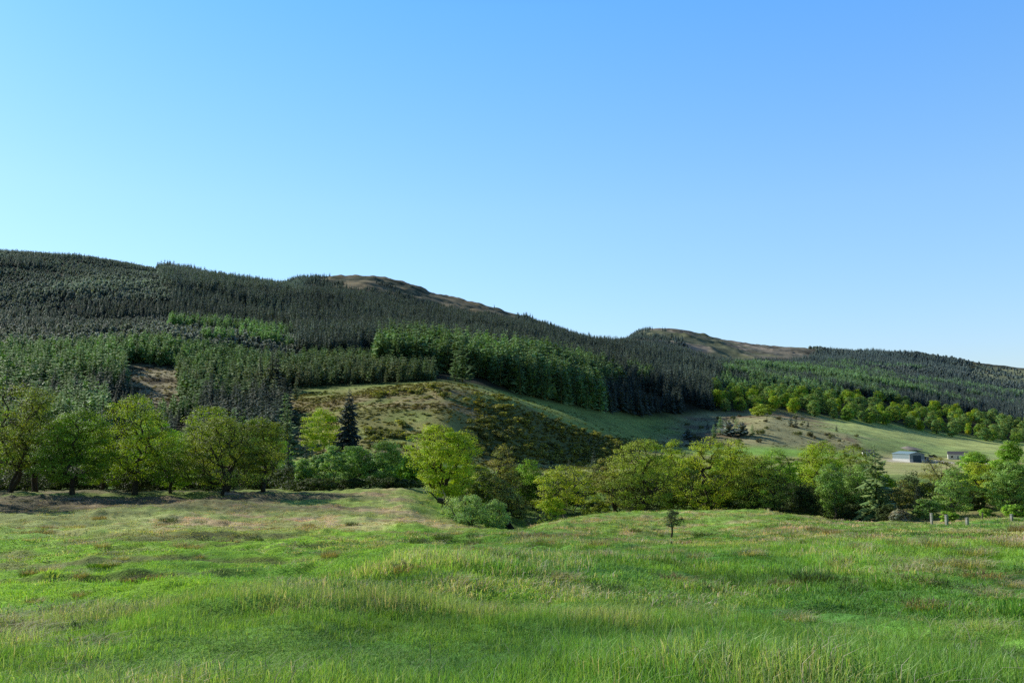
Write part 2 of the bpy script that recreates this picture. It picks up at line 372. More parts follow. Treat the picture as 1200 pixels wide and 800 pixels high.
def leaf_cards(P, Nn, size, rng, aspect=.62):
    """one diamond-shaped leaf spray per point"""
    n = len(P)
    t = rng.normal(size=(n, 3)); t -= (t * Nn).sum(1, keepdims=True) * Nn
    t /= np.maximum(np.linalg.norm(t, axis=1, keepdims=True), 1e-6); b = np.cross(Nn, t)
    s = np.asarray(size)[:, None]
    V = np.stack([P - t * s * .5, P + b * s * aspect * .5 - Nn * s * .08, P + t * s * .5, P - b * s * aspect * .5 - Nn * s * .08], 1).reshape(-1, 3)
    return V, np.arange(n * 4).reshape(n, 4)
def broadleaf(seed, H, W, cb=.22, nclump=90, per=80, leaf=.26, colr=(.10, .13, .022), hue=.18, trunk=.32, stems=1, lean=(0, 0), flat=.62, sparse=0., dome=1.0, wy=None, twigs=4, droop=0.):
    """limbs reach from a short trunk to leaf clumps spread through an uneven crown; returns (wood mesh arrays, leaf arrays)"""
    rng = np.random.default_rng(seed)
    wy = wy or W
    cz0 = cb * H; rz = (H - cz0) / 2; cz = cz0 + rz
    lob = rng.normal(size=(9, 3)); lob /= np.linalg.norm(lob, axis=1, keepdims=True); la = rng.uniform(-.75, .50, 9)
    pts = []; tries = 0; mind = 1.5 * (W * wy * rz / nclump) ** (1 / 3) * .82
    while len(pts) < nclump and tries < nclump * 40:
        tries += 1
        t = rng.random() ** .85; a = rng.uniform(0, 6.283)
        prof = min(1., (t / .30) ** .5 * .9 + .1) * (1. if t < .45 else math.sqrt(max(0, 1 - ((t - .45) / .57) ** 2)))
        d = np.array([math.cos(a), math.sin(a), (t - .45) * 1.6]); d /= np.linalg.norm(d)
        m = 1 + sum(la[k] * max(0, d @ lob[k]) ** 3 for k in range(9)); rad = rng.random() ** .40 * prof * m
        if t < .35 and rad < .35: continue
        p = np.array([math.cos(a) * rad * W * .92, math.sin(a) * rad * wy * .92, cz0 + (H - cz0) * (t * .94 + .02) * (1 + .12 * (m - 1))])
        if pts and min(np.linalg.norm((p - q)) for q in pts[-60:]) < mind * (1 - tries / (nclump * 50)): continue
        pts.append(p)
    pts = np.array(pts)
    pts[:, 0] += lean[0] * (pts[:, 2] / H); pts[:, 1] += lean[1] * (pts[:, 2] / H)
    nodes = []; par = []; ndir = []
    hf = max(cz0 * 1.05, .16 * H)
    for s in range(stems):
        a = rng.uniform(0, 6.28); off = np.array([math.cos(a), math.sin(a), 0]) * (trunk * 1.2 if stems > 1 else 0)
        p = np.array([0, 0, -.5]) + off; k0 = -1; top = np.array([lean[0] * .5, lean[1] * .5, hf]) + off * (4 if stems > 1 else 0)
        nn = max(3, int(hf / .7))
        for k in range(nn + 1):
            q = p + (top - p) * (k / nn) + (rng.normal(size=3) * [.09, .09, .0] * (k > 0) * min(1, H / 8))
            nodes.append(q); par.append(k0); ndir.append(np.array([0, 0, 1.])); k0 = len(nodes) - 1
    start = np.mean([nodes[i] for i in range(len(nodes)) if i == len(nodes) - 1 or par[i + 1] == -1], axis=0)
    order = np.argsort(np.linalg.norm((pts - start) * [1, 1, 1.0], axis=1))
    tipn = []
    for oi in order:
        c = pts[oi]; nd = np.array(nodes); dd = c - nd; dist = np.linalg.norm(dd, axis=1)
        dirs = np.array(ndir); cosang = (dd * dirs).sum(1) / np.maximum(dist, 1e-6)
        cost = dist * (1.25 - .35 * cosang) + 1.1 * np.maximum(0, nd[:, 2] - c[2] + .4) + (nd[:, 2] < hf * .72) * 100 + .30 * np.hypot(nd[:, 0], nd[:, 1])
        j = int(np.argmin(cost)); a = nd[j]; d = c - a; ln = np.linalg.norm(d)
        t0 = ndir[j] * ln * .45 + np.array([0, 0, .12 * ln]); b1 = a + t0
        ns = max(2, min(6, int(ln / .8) + 1)); prev = j
        for k in range(1, ns + 1):
            t = k / ns; q = (1 - t) ** 2 * a + 2 * t * (1 - t) * b1 + t * t * c
            if k < ns: q = q + rng.normal(size=3) * .055 * ln
            nodes.append(q); par.append(prev); e = q - nodes[prev]; ndir.append(e / max(1e-6, np.linalg.norm(e))); prev = len(nodes) - 1
        tipn.append(prev)
    nodes = np.array(nodes); par = np.array(par); n = len(nodes)
    area = np.zeros(n)
    for t in tipn: area[t] += 1
    for i in range(n - 1, -1, -1):
        if par[i] >= 0: area[par[i]] += area[i]
    rad = np.maximum(area, .6) ** .56; rad = rad / rad.max() * trunk * (1 if stems == 1 else .75)
    rad = np.maximum(rad, .018)
    z = nodes[:, 2]; rad = rad * (1 + .25 * np.exp(-np.maximum(z, 0) / .5) * (area > area.max() * .2))
    ch = np.where(par >= 0)[0]
    r0 = rad[par[ch]]; r1 = rad[ch]; r0 = np.minimum(r0, r1 * 1.6)
    V, Fc = tube(nodes[par[ch]], nodes[ch], r0, r1, 6)
    # twigs and leaves
    rc = 1.22 * (W * wy * rz / max(1, len(pts))) ** (1 / 3)
    cl = nodes[tipn]; nt_ = 4
    tw = cl.repeat(nt_, 0); te = tw + rng.normal(size=tw.shape) * rc * .5 * np.array([1, 1, .6])
    V2, F2 = tube(tw, te, np.full(len(tw), .03), np.full(len(tw), .012), 3)
    F2 = F2 + len(V); V = np.vstack([V, V2])
    cnt = rng.poisson(per * 1.9 * rng.uniform(.1, 1.8, len(cl)) * (rng.random(len(cl)) > sparse))
    idx = np.repeat(np.arange(len(cl)), cnt); m = len(idx)
    d = rng.normal(size=(m, 3)); d /= np.linalg.norm(d, axis=1, keepdims=True)
    rr = rng.random(m) ** .42
    rcl = rc * rng.uniform(.55, 1.25, len(cl))
    off = d * (rr * rcl[idx])[:, None] * np.array([1.08, 1.08, flat]); off[:, 2] += droop * -np.abs(rng.normal(size=m)) * rc
    P = cl[idx] + off
    axis = np.array([lean[0] * .6, lean[1] * .6, cz - rz * .4]); outw = P - axis; outw /= np.maximum(np.linalg.norm(outw, axis=1, keepdims=True), 1e-6)
    Nn = np.array([0, 0, .55]) + outw * .35 + d * .45 + rng.normal(size=(m, 3)) * .42
    Nn /= np.maximum(np.linalg.norm(Nn, axis=1, keepdims=True), 1e-6)
    LV, LF = leaf_cards(P, Nn, leaf * rng.uniform(.6, 1.35, m), rng)
    base = np.array(colr)
    cv = rng.normal(size=(len(cl), 1)) * .14 + 1; hv = rng.normal(size=(len(cl), 1)) * hue
    cc = base[None] * cv * np.hstack([1 + hv, np.ones_like(hv), 1 - hv * .5])
    lc = cc[idx] * (1 + rng.normal(size=(m, 1)) * .2)
    return (V, [Fc, F2]), (LV, LF, np.clip(lc, .004, .8))
def make_tree(name, label, cat, loc, wood, leaves, bark, group=None, rz=0.):
    t = empty(name, loc, rz); tag(t, label, cat, group)
    me = mesh_np('trunk', wood[0], wood[1], True); obj('trunk', me, bark, t)
    ml = mesh_np('crown', leaves[0], leaves[1]); fattr(ml, 'Col', leaves[2], 'FACE'); obj('crown', ml, M_LEAF, t)
    return t
def conifer(seed, H=10., W=2.2, nwh=14, nb=7, start=.06, droop=.25, up=0., sub=0, width=.34, ragged=.2, pw=.85):
    """unit tree: trunk plus whorls of drooping sprays"""
    rng = np.random.default_rng(seed); P = []; Q = []; cols = []; nv = 0
    V, Fc = tube([[0, 0, -1.]], [[0, 0, H * .97]], [H * .014 + .03], [.015], 5)
    P.append(V); Q.append(Fc); cols.append(np.tile([[1.0, .55, .45]], (len(Fc), 1))); nv = len(V)
    def kite(a, b, w, sag):
        nonlocal nv
        d = b - a; side = np.cross(d, [0, 0, 1.]); side /= max(1e-6, np.linalg.norm(side)); mid = a + d * .55 + np.array([0, 0, sag]); dr = np.array([0, 0, -w * .6])
        v = np.array([a, mid + side * w + dr, b, mid - side * w + dr, mid])
        P.append(v); Q.append(np.array([[0, 1, 4], [1, 2, 4], [2, 3, 4], [3, 0, 4]]) + nv); nv += 5
        s = rng.uniform(.65, 1.3); cols.append(np.tile([[s * rng.uniform(.85, 1.15), s, s]], (4, 1)))
    for k in range(nwh):
        f = start + (1 - start) * (k + rng.uniform(-.3, .3)) / nwh; f = min(max(f, start), .985)
        z = f * H; ln = W * (1 - f) ** pw * rng.uniform(1 - ragged, 1 + ragged * .7) + .03 * H * (1 - f) + .12
        a0 = rng.uniform(0, 6.28)
        for j in range(nb):
            a = a0 + j * 6.283 / nb + rng.uniform(-.3, .3); l = ln * rng.uniform(1 - ragged * 1.3, 1 + ragged * .6)
            d = np.array([math.cos(a), math.sin(a), 0])
            s = np.array([0, 0, z]); e = s + d * l + np.array([0, 0, (-droop + up) * l * (1.2 - f) + rng.normal() * .33 * l])
            if sub == 0: kite(s, e, l * width, droop * l * .18)
            else:
                kite(s + (e - s) * .1, e, l * width * .45, .05 * l)
                for q in range(sub):
                    t = .3 + .65 * q / sub; m = s + (e - s) * t
                    for sg in (-1, 1):
                        sd = np.array([-d[1], d[0], 0]) * sg
                        kite(m, m + (d * .55 + sd * .75) * l * .42 * (1.15 - t) + np.array([0, 0, -.28 * l * .3 * (1 - up * 2)]), l * .085, .0)
    Vv = np.vstack(P); cc = np.vstack([c for c in cols])
    q4 = [q for q in Q if q.shape[1] == 4]; q3 = [q for q in Q if q.shape[1] == 3]
    fs = [np.vstack(q4), np.vstack(q3)]
    c4 = np.vstack([c for c, q in zip(cols, Q) if q.shape[1] == 4]); c3 = np.vstack([c for c, q in zip(cols, Q) if q.shape[1] == 3])
    return Vv, fs, np.vstack([c4, c3])

# ------------------------------------------------------------------ scattered copies of small templates in ONE object (for stuff nobody could count)
def scatter(name, templates, mat, P, ids, rot, scl, tint):
    Vs = []; q4 = []; q3 = []; c4 = []; c3 = []; tid = []; nv = 0
    for k, (V, fs, cc) in enumerate(templates):
        Vs.append(V); tid += [k + 1] * len(V); o = 0
        for f in fs:
            f = np.asarray(f)
            (q4 if f.shape[1] == 4 else q3).append(f + nv); (c4 if f.shape[1] == 4 else c3).append(cc[o:o + len(f)]); o += len(f)
        nv += len(V)
    n = len(P); nt_ = nv
    V = np.vstack(Vs + [P]); tid = np.concatenate([tid, np.zeros(n, int)])
    fs = ([np.vstack(q4)] if q4 else []) + ([np.vstack(q3)] if q3 else [])
    me = mesh_np(name, V, fs)
    fattr(me, 'Col', np.vstack(c4 + c3), 'FACE')
    fattr(me, 'tid', tid, 'POINT', 'INT')
    fattr(me, 'pick', np.concatenate([np.zeros(nt_, int), ids]), 'POINT', 'INT')
    z3 = np.zeros((nt_, 3))
    fattr(me, 'rot', np.vstack([z3, rot]), 'POINT', 'FLOAT_VECTOR'); fattr(me, 'scl', np.vstack([z3 + 1, scl]), 'POINT', 'FLOAT_VECTOR')
    fattr(me, 'tint', np.vstack([z3 + 1, tint]))
    o = obj(name, me, mat); o['kind'] = 'stuff'
    ng = bpy.data.node_groups.new(name + '_scatter', 'GeometryNodeTree')
    ng.interface.new_socket('Geometry', in_out='INPUT', socket_type='NodeSocketGeometry'); ng.interface.new_socket('Geometry', in_out='OUTPUT', socket_type='NodeSocketGeometry')
    nn = ng.nodes; lk = ng.links.new
    gi = nn.new('NodeGroupInput'); go = nn.new('NodeGroupOutput')
    def named(nm, ty):
        q = nn.new('GeometryNodeInputNamedAttribute'); q.data_type = ty; q.inputs['Name'].default_value = nm; return q.outputs['Attribute']
    cmp_ = nn.new('FunctionNodeCompare'); cmp_.data_type = 'INT'; cmp_.operation = 'EQUAL'
    t_ = named('tid', 'INT'); lk(t_, [s for s in cmp_.inputs if s.type == 'INT'][0]); [s for s in cmp_.inputs if s.type == 'INT'][1].default_value = 0
    sep = nn.new('GeometryNodeSeparateGeometry'); sep.domain = 'POINT'; lk(gi.outputs[0], sep.inputs[0]); lk(cmp_.outputs[0], sep.inputs['Selection'])
    spl = nn.new('GeometryNodeSplitToInstances'); spl.domain = 'POINT'; lk(sep.outputs['Inverted'], spl.inputs[0]); lk(t_, spl.inputs['Group ID'])
    iop = nn.new('GeometryNodeInstanceOnPoints'); lk(sep.outputs['Selection'], iop.inputs['Points']); lk(spl.outputs['Instances'], iop.inputs['Instance'])
    iop.inputs['Pick Instance'].default_value = True; lk(named('pick', 'INT'), iop.inputs['Instance Index'])
    e2r = nn.new('FunctionNodeEulerToRotation'); lk(named('rot', 'FLOAT_VECTOR'), e2r.inputs[0]); lk(e2r.outputs[0], iop.inputs['Rotation']); lk(named('scl', 'FLOAT_VECTOR'), iop.inputs['Scale'])
    lk(iop.outputs[0], go.inputs[0])
    md = o.modifiers.new('scatter', 'NODES'); md.node_group = ng
    return o

def hit(x, y, d0=4., d1=150.):
    """distance at which the ground is met along the sight line of photo point (x, y)"""
    D = np.exp(np.linspace(math.log(d0), math.log(d1), 1500)); X = (x - 600) / F * D * fac(y)
    z = gz(X, D); ray = D * tanE(y); k = np.where(z >= ray)[0]
    return float(D[k[0]]) if len(k) else d1

# ------------------------------------------------------------------ trees of the belt along the field
OAK = dict(flat=.5, cb=.12, hue=.06, leaf=.205)
COL = dict(bright=(.53, .72, .060), yellow=(.54, .66, .070), olive=(.43, .55, .095), bronze=(.43, .44, .13), green=(.34, .57, .075),
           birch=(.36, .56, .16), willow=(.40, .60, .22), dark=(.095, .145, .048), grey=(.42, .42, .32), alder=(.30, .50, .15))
_ti = [0]
def tr(name, cat, label, x, D, top, hw, colr, bark=None, group=None, dx=0, **kw):
    _ti[0] += 1
    X, Y, z = on(x, D); H = z_at(top, D) - z; W = hw * D / F
    if H < 1.5: print('LOW', label, x, D, H); H = 1.5
    k = dict(OAK); k.update(kw); k.setdefault('trunk', min(.42, .16 + H * .014))
    shade_mul = .74 if x < 345 and D < 130 else 1.   # shade of the left clump put into its leaf colour
    wd, lv = broadleaf(100 + _ti[0], H, W, colr=tuple(np.array(COL[colr]) * shade_mul), **k)
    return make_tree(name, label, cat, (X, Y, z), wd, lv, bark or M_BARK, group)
T = 'oak_tree'
# left clump
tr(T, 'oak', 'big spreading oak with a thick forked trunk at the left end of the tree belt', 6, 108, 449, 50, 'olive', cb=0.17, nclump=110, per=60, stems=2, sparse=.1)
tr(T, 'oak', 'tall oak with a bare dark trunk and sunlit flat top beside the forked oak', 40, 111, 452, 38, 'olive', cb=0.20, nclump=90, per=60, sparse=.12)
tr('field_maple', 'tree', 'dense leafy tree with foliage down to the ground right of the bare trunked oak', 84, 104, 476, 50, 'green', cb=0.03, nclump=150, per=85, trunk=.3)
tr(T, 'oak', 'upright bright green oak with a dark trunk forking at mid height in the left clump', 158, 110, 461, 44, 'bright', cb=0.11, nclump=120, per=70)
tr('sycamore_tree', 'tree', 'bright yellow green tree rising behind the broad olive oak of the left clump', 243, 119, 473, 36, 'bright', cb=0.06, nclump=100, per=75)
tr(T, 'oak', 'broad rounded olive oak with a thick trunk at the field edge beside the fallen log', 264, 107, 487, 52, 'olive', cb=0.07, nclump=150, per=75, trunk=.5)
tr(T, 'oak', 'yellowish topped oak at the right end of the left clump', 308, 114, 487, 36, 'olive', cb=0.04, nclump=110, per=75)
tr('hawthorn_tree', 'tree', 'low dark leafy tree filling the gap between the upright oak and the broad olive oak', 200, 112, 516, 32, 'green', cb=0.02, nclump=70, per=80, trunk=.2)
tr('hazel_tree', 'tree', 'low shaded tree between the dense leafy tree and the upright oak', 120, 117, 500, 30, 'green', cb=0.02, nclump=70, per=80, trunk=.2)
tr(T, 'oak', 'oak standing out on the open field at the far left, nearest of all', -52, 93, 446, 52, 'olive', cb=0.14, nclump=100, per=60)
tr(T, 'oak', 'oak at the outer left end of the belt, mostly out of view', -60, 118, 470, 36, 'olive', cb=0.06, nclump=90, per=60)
# alders in the middle
tr('alder_tree', 'tree', 'small round pale green alder at the left of the alder row', 353, 124, 536, 15, 'alder', cb=0.03, nclump=55, per=75, trunk=.14, leaf=.22)
tr('alder_tree', 'tree', 'slim light green alder, first of the taller alders in the middle gap', 391, 125, 521, 15, 'willow', cb=0.07, nclump=60, per=75, trunk=.14, leaf=.22)
tr('alder_tree', 'tree', 'wide alder with a dark stem in the middle of the alder row', 418, 128, 522, 22, 'alder', cb=0.07, nclump=75, per=75, trunk=.16, leaf=.22)
tr('alder_tree', 'tree', 'round topped alder with a visible thin trunk next to the big bright oak', 451, 126, 516, 23, 'alder', cb=0.12, nclump=75, per=75, trunk=.16, leaf=.22)
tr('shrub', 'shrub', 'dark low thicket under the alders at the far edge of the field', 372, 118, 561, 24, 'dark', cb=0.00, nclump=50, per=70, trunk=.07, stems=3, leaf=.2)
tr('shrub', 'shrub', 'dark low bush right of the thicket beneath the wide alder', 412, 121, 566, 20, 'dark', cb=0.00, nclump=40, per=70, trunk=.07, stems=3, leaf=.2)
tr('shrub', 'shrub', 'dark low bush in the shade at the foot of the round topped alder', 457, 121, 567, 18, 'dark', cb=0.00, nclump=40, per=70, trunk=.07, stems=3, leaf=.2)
# big oak and its neighbours
tr(T, 'oak', 'big rounded bright green oak with low skirts at the middle of the field edge', 524, 113, 501, 50, 'bright', cb=0.03, nclump=210, per=85, trunk=.5, flat=.5)
tr(T, 'oak', 'olive brown oak standing behind the right flank of the big bright oak', 590, 128, 521, 20, 'bronze', cb=0.10, nclump=70, per=55, sparse=.1)
tr(T, 'oak', 'leaning bronze oak with a crooked dark trunk behind the willow bush', 603, 109, 558, 30, 'bronze', cb=0.15, nclump=75, per=60, lean=(-2.2, 0), trunk=.36)
tr('lime_tree', 'tree', 'fresh green round tree with a shaded right side above the leaning bronze oak', 617, 132, 536, 24, 'green', cb=0.04, nclump=85, per=80)
tr(T, 'oak', 'small olive oak in the gap between the big bright oak and the willow bush', 566, 122, 552, 24, 'olive', cb=0.06, nclump=70, per=70)
tr('willow_bush', 'bush', 'feathery pale green willow bush, the left and taller of the pair before the trees', 553, 91, 581, 25, 'willow', cb=0.03, nclump=55, per=80, trunk=.1, stems=4, leaf=.15, flat=.9)
tr('willow_bush', 'bush', 'feathery pale green willow bush, the right one of the pair before the trees', 580, 93, 586, 15, 'willow', cb=0.03, nclump=40, per=80, trunk=.08, stems=3, leaf=.15, flat=.9)
tr(T, 'oak', 'gnarled yellow olive oak with pale twisted limbs left of the knoll', 668, 117, 545, 36, 'yellow', M_BARKP, cb=0.09, nclump=85, per=60, trunk=.34, stems=2, sparse=.1)
tr('sallow_bush', 'bush', 'bright green low bush at the foot of the gnarled yellow oak', 640, 113, 581, 18, 'bright', cb=0.01, nclump=40, per=70, trunk=.1, stems=3, leaf=.2)
tr('bare_bush', 'bush', 'greyish nearly leafless bush at the left foot of the knoll', 634, 104, 601, 17, 'grey', cb=0.01, nclump=45, per=16, trunk=.05, stems=5, leaf=.12, flat=.9)
tr('hazel_tree', 'tree', 'lime green tree seen through the limbs of the many limbed oak', 735, 138, 540, 26, 'bright', cb=0.03, nclump=80, per=75)
tr(T, 'oak', 'many limbed open crowned oak standing just behind the crest of the knoll', 757, 118, 510, 48, 'olive', cb=0.12, nclump=150, per=60, trunk=.42, sparse=.06, flat=.5)
tr(T, 'oak', 'thin oak leaning left, its bare trunk beside the many limbed oak', 731, 121, 537, 25, 'bronze', cb=0.17, nclump=55, per=50, lean=(-2.6, 0), trunk=.26, sparse=.15)
tr('ash_tree', 'tree', 'bright leafed tree behind the right shoulder of the many limbed oak', 787, 133, 513, 22, 'bright', cb=0.07, nclump=80, per=75)
tr(T, 'oak', 'tall yellow topped oak on the right side of the knoll', 831, 120, 515, 33, 'yellow', cb=0.13, nclump=115, per=62, trunk=.4)
tr(T, 'oak', 'golden topped oak adjoining the tall yellow topped oak', 862, 126, 512, 30, 'yellow', cb=0.13, nclump=100, per=62, trunk=.36)
tr(T, 'oak', 'shady olive oak with several pale stems where the knoll falls away', 888, 121, 530, 36, 'olive', cb=0.14, nclump=110, per=62, stems=2, trunk=.34)
tr('ash_tree', 'tree', 'fresh green tree rising between the shady olive oak and the yellow green maple', 914, 137, 527, 27, 'green', cb=0.04, nclump=90, per=80)
tr('field_maple', 'tree', 'vivid yellow green maple with the highest crown left of the birches', 962, 142, 514, 30, 'bright', cb=0.04, nclump=110, per=80)
tr('willow_tree', 'tree', 'dark bluish green drooping tree in shade left of the first birch', 944, 121, 566, 21, 'dark', cb=0.02, nclump=60, per=90, trunk=.18, leaf=.2, droop=.3)
tr('birch_tree', 'birch', 'soft green birch with a pale stem, the left one of the two birches', 980, 122, 543, 19, 'birch', M_BARKP, cb=0.08, nclump=75, per=90, trunk=.15, leaf=.19, droop=.35, wy=2.6)
tr('birch_tree', 'birch', 'soft green birch beside the tall larch, the right one of the two birches', 1012, 124, 538, 20, 'birch', M_BARKP, cb=0.07, nclump=80, per=90, trunk=.15, leaf=.19, droop=.35, wy=2.6)
tr('hazel_tree', 'tree', 'olive leaved tree behind the birches below the scrubby hillside', 1003, 148, 521, 24, 'olive', cb=0.04, nclump=80, per=70)
tr(T, 'oak', 'sparse bronze oak with upright bare limbs right of the tall larch', 1056, 128, 560, 16, 'bronze', cb=0.14, nclump=42, per=32, sparse=.2, trunk=.22)
tr(T, 'oak', 'bare armed bronze oak reaching left in front of the farm shed', 1108, 150, 534, 25, 'bronze', cb=0.17, nclump=60, per=42, sparse=.2, lean=(-1.2, 0))
tr('rowan_tree', 'tree', 'light green tree with a pale straight stem behind the white posts', 1117, 118, 548, 25, 'birch', M_BARKP, cb=0.06, nclump=90, per=75, trunk=.16, leaf=.2)
tr('field_maple', 'tree', 'golden green maple between the pale stemmed tree and the large ash at the right', 1152, 128, 543, 25, 'yellow', cb=0.07, nclump=95, per=75)
tr('ash_tree', 'tree', 'large light green ash at the right end of the belt, nearest to the posts', 1189, 116, 541, 28, 'birch', cb=0.03, nclump=120, per=80)
tr('ash_tree', 'tree', 'round bright tree over the maple, higher up at the right edge of the field', 1180, 205, 516, 24, 'green', cb=0.03, nclump=100, per=60, leaf=.36)
tr('ash_tree', 'tree', 'low green tree behind the golden green maple near the white cottage', 1148, 215, 530, 21, 'green', cb=0.03, nclump=80, per=60, leaf=.36)
tr('ash_tree', 'tree', 'bushy green tree just beyond the right end of the belt', 1222, 150, 522, 34, 'birch', cb=0.03, nclump=110, per=70)
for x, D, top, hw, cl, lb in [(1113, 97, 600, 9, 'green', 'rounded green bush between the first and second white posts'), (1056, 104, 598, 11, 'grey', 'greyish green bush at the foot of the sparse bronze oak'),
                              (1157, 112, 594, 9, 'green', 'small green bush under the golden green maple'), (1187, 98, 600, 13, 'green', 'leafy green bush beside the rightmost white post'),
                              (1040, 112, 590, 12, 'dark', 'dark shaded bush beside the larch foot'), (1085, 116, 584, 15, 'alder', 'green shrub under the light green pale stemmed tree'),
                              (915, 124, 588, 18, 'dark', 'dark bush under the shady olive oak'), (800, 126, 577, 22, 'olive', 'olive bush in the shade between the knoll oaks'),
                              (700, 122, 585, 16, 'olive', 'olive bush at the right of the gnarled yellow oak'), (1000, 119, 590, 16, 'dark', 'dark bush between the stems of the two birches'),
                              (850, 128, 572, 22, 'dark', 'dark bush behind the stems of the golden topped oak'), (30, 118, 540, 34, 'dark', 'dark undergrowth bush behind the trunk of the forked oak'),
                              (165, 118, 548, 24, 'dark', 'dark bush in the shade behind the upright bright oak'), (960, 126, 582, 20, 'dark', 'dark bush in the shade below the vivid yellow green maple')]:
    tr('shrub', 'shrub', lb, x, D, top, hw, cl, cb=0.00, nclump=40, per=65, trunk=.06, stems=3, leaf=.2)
# second row along the river: fills the belt
rs = np.random.default_rng(5)
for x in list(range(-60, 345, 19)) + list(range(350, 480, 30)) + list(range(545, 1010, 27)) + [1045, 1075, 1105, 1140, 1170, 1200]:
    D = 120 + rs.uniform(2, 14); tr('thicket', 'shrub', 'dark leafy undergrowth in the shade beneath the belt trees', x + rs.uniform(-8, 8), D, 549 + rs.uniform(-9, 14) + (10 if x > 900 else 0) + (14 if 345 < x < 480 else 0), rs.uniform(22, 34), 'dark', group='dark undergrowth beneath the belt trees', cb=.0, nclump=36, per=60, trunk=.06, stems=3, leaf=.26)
for x, top, hw, cl in [(-110, 470, 40, 'green'), (-75, 482, 36, 'dark'), (-30, 476, 38, 'green'), (62, 488, 34, 'green'), (135, 500, 30, 'dark'), (210, 505, 28, 'green'), (285, 503, 28, 'dark'), (335, 540, 20, 'alder'), (500, 540, 24, 'green'), (555, 545, 22, 'olive'),
                       (650, 556, 24, 'green'), (700, 552, 24, 'olive'), (810, 535, 26, 'olive'), (850, 535, 26, 'green'), (935, 540, 26, 'green'), (1030, 552, 22, 'green'), (1085, 566, 18, 'olive'), (1135, 556, 20, 'green'), (20, 478, 34, 'dark'), (100, 492, 30, 'green'), (180, 492, 30, 'green'), (245, 500, 32, 'dark'), (320, 515, 24, 'green'), (380, 532, 24, 'alder'), (430, 532, 24, 'dark'), (475, 535, 22, 'green'), (605, 548, 24, 'green'), (765, 533, 30, 'green'), (885, 538, 26, 'olive'), (975, 535, 26, 'green'), (1165, 552, 22, 'green'), (1210, 548, 26, 'green')]:
    tr('river_tree', 'tree', 'leafy tree of the second row, half hidden behind the front trees of the belt', x, 158 + rs.uniform(-18, 10), top, hw, cl, group='second row trees along the river behind the front trees', cb=.02, nclump=75, per=85, leaf=.34)
# trees and bushes on the gorse hill
tr('lime_bush', 'bush', 'round lime green bush beside the dark spruce at the foot of the gorse hill', 377, 208, 479, 25, 'bright', cb=0.01, nclump=80, per=70, trunk=.14, stems=3, leaf=.34)
tr('lime_bush', 'bush', 'small bright bush at the right corner of the young plantation', 333, 290, 465, 7, 'bright', cb=0.01, nclump=30, per=60, trunk=.12, leaf=.4)
tr('hawthorn_tree', 'tree', 'lone yellowish tree at the wood edge on the scrubby hillside', 893, 600, 472, 13, 'olive', cb=0.02, nclump=50, per=60, leaf=.8)

# ------------------------------------------------------------------ single conifers near the belt
def sconifer(name, cat, label, x, D, top, hw, colr, seed, objmat=True, **kw):
    X, Y, z = on(x, D); H = z_at(top, D) - z; W = hw * D / F
    k = dict(nwh=22, nb=8, sub=3, droop=.28, start=.05); k.update(kw)
    V, fs, cc = conifer(seed, H, W, **k)
    t = empty(name, (X, Y, z)); tag(t, label, cat)
    nb_ = 5
    q = fs[0]; tv = V[:10]; me = mesh_np('trunk', tv, q, True); obj('trunk', me, M_BARK, t)
    tri = fs[1] - 10; me = mesh_np('crown', V[10:], tri); fattr(me, 'Col', cc[len(q):] * np.array(colr) * 1.0, 'FACE'); obj('crown', me, M_NEEDLE, t)
M_NEEDLE = mat_leaf('needles', .12)
sconifer('spruce_tree', 'spruce', 'tall dark blue green spruce standing alone before the gorse hill', 408, 206, 454, 18, (.085, .12, .10), 301, nwh=36, nb=12, ragged=.3, pw=.75)
sconifer('larch_tree', 'larch', 'tall open larch with a pale bare trunk rising above the belt near the shed', 1029, 116, 519, 24, (.25, .36, .12), 302, nwh=28, nb=8, ragged=.4, droop=.15, start=.12, pw=.6)
sconifer('spruce_tree', 'spruce', 'small narrow dark spruce between the two bronze oaks', 1077, 122, 563, 9, (.04,.06,.035), 303, nwh=16, nb=7)
sconifer('spruce_tree', 'spruce', 'small dark spruce top showing left of the slim light green alder', 358, 140, 515, 8, (.05,.08,.05), 304, nwh=16)
sconifer('spruce_tree', 'spruce', 'small dark spruce at the right end of the left clump of oaks', 337, 136, 512, 8, (.05,.08,.05), 305, nwh=16)
sconifer('spruce_tree', 'spruce', 'slim bluish conifer on the pale meadow behind the gnarled oak', 696, 245, 523, 6, (.08,.12,.08), 306, nwh=12)
sconifer('spruce_tree', 'spruce', 'tiny young conifer on the pale meadow, the right one of the pair', 667, 255, 537, 4, (.08,.12,.07), 307, nwh=9, sub=2)
sconifer('spruce_tree', 'spruce', 'tiny young conifer on the pale meadow, the left one of the pair', 646, 255, 537, 3, (.08,.12,.07), 308, nwh=9, sub=2)
sconifer('yew_tree', 'tree', 'dark rounded cone of an evergreen right of the farm shed', 1093, 470, 533, 7, (.03,.05,.03), 309, nwh=12, nb=9, sub=2, pw=.5, droop=.1)
# sapling on the near side of the knoll
X, Y, z = on(787.5, hit(787.5, 630.5, 40, 100)); Hs = z_at(597, Y) - z
wd, lv = broadleaf(77, Hs, 1.0, cb=.40, nclump=20, per=30, leaf=.12, colr=(.10, .15, .07), trunk=.075, flat=.75, hue=.1)
make_tree('pine_sapling', 'small dark round headed sapling standing alone on the near slope of the knoll', 'sapling', (X, Y, z), wd, lv, M_BARK)

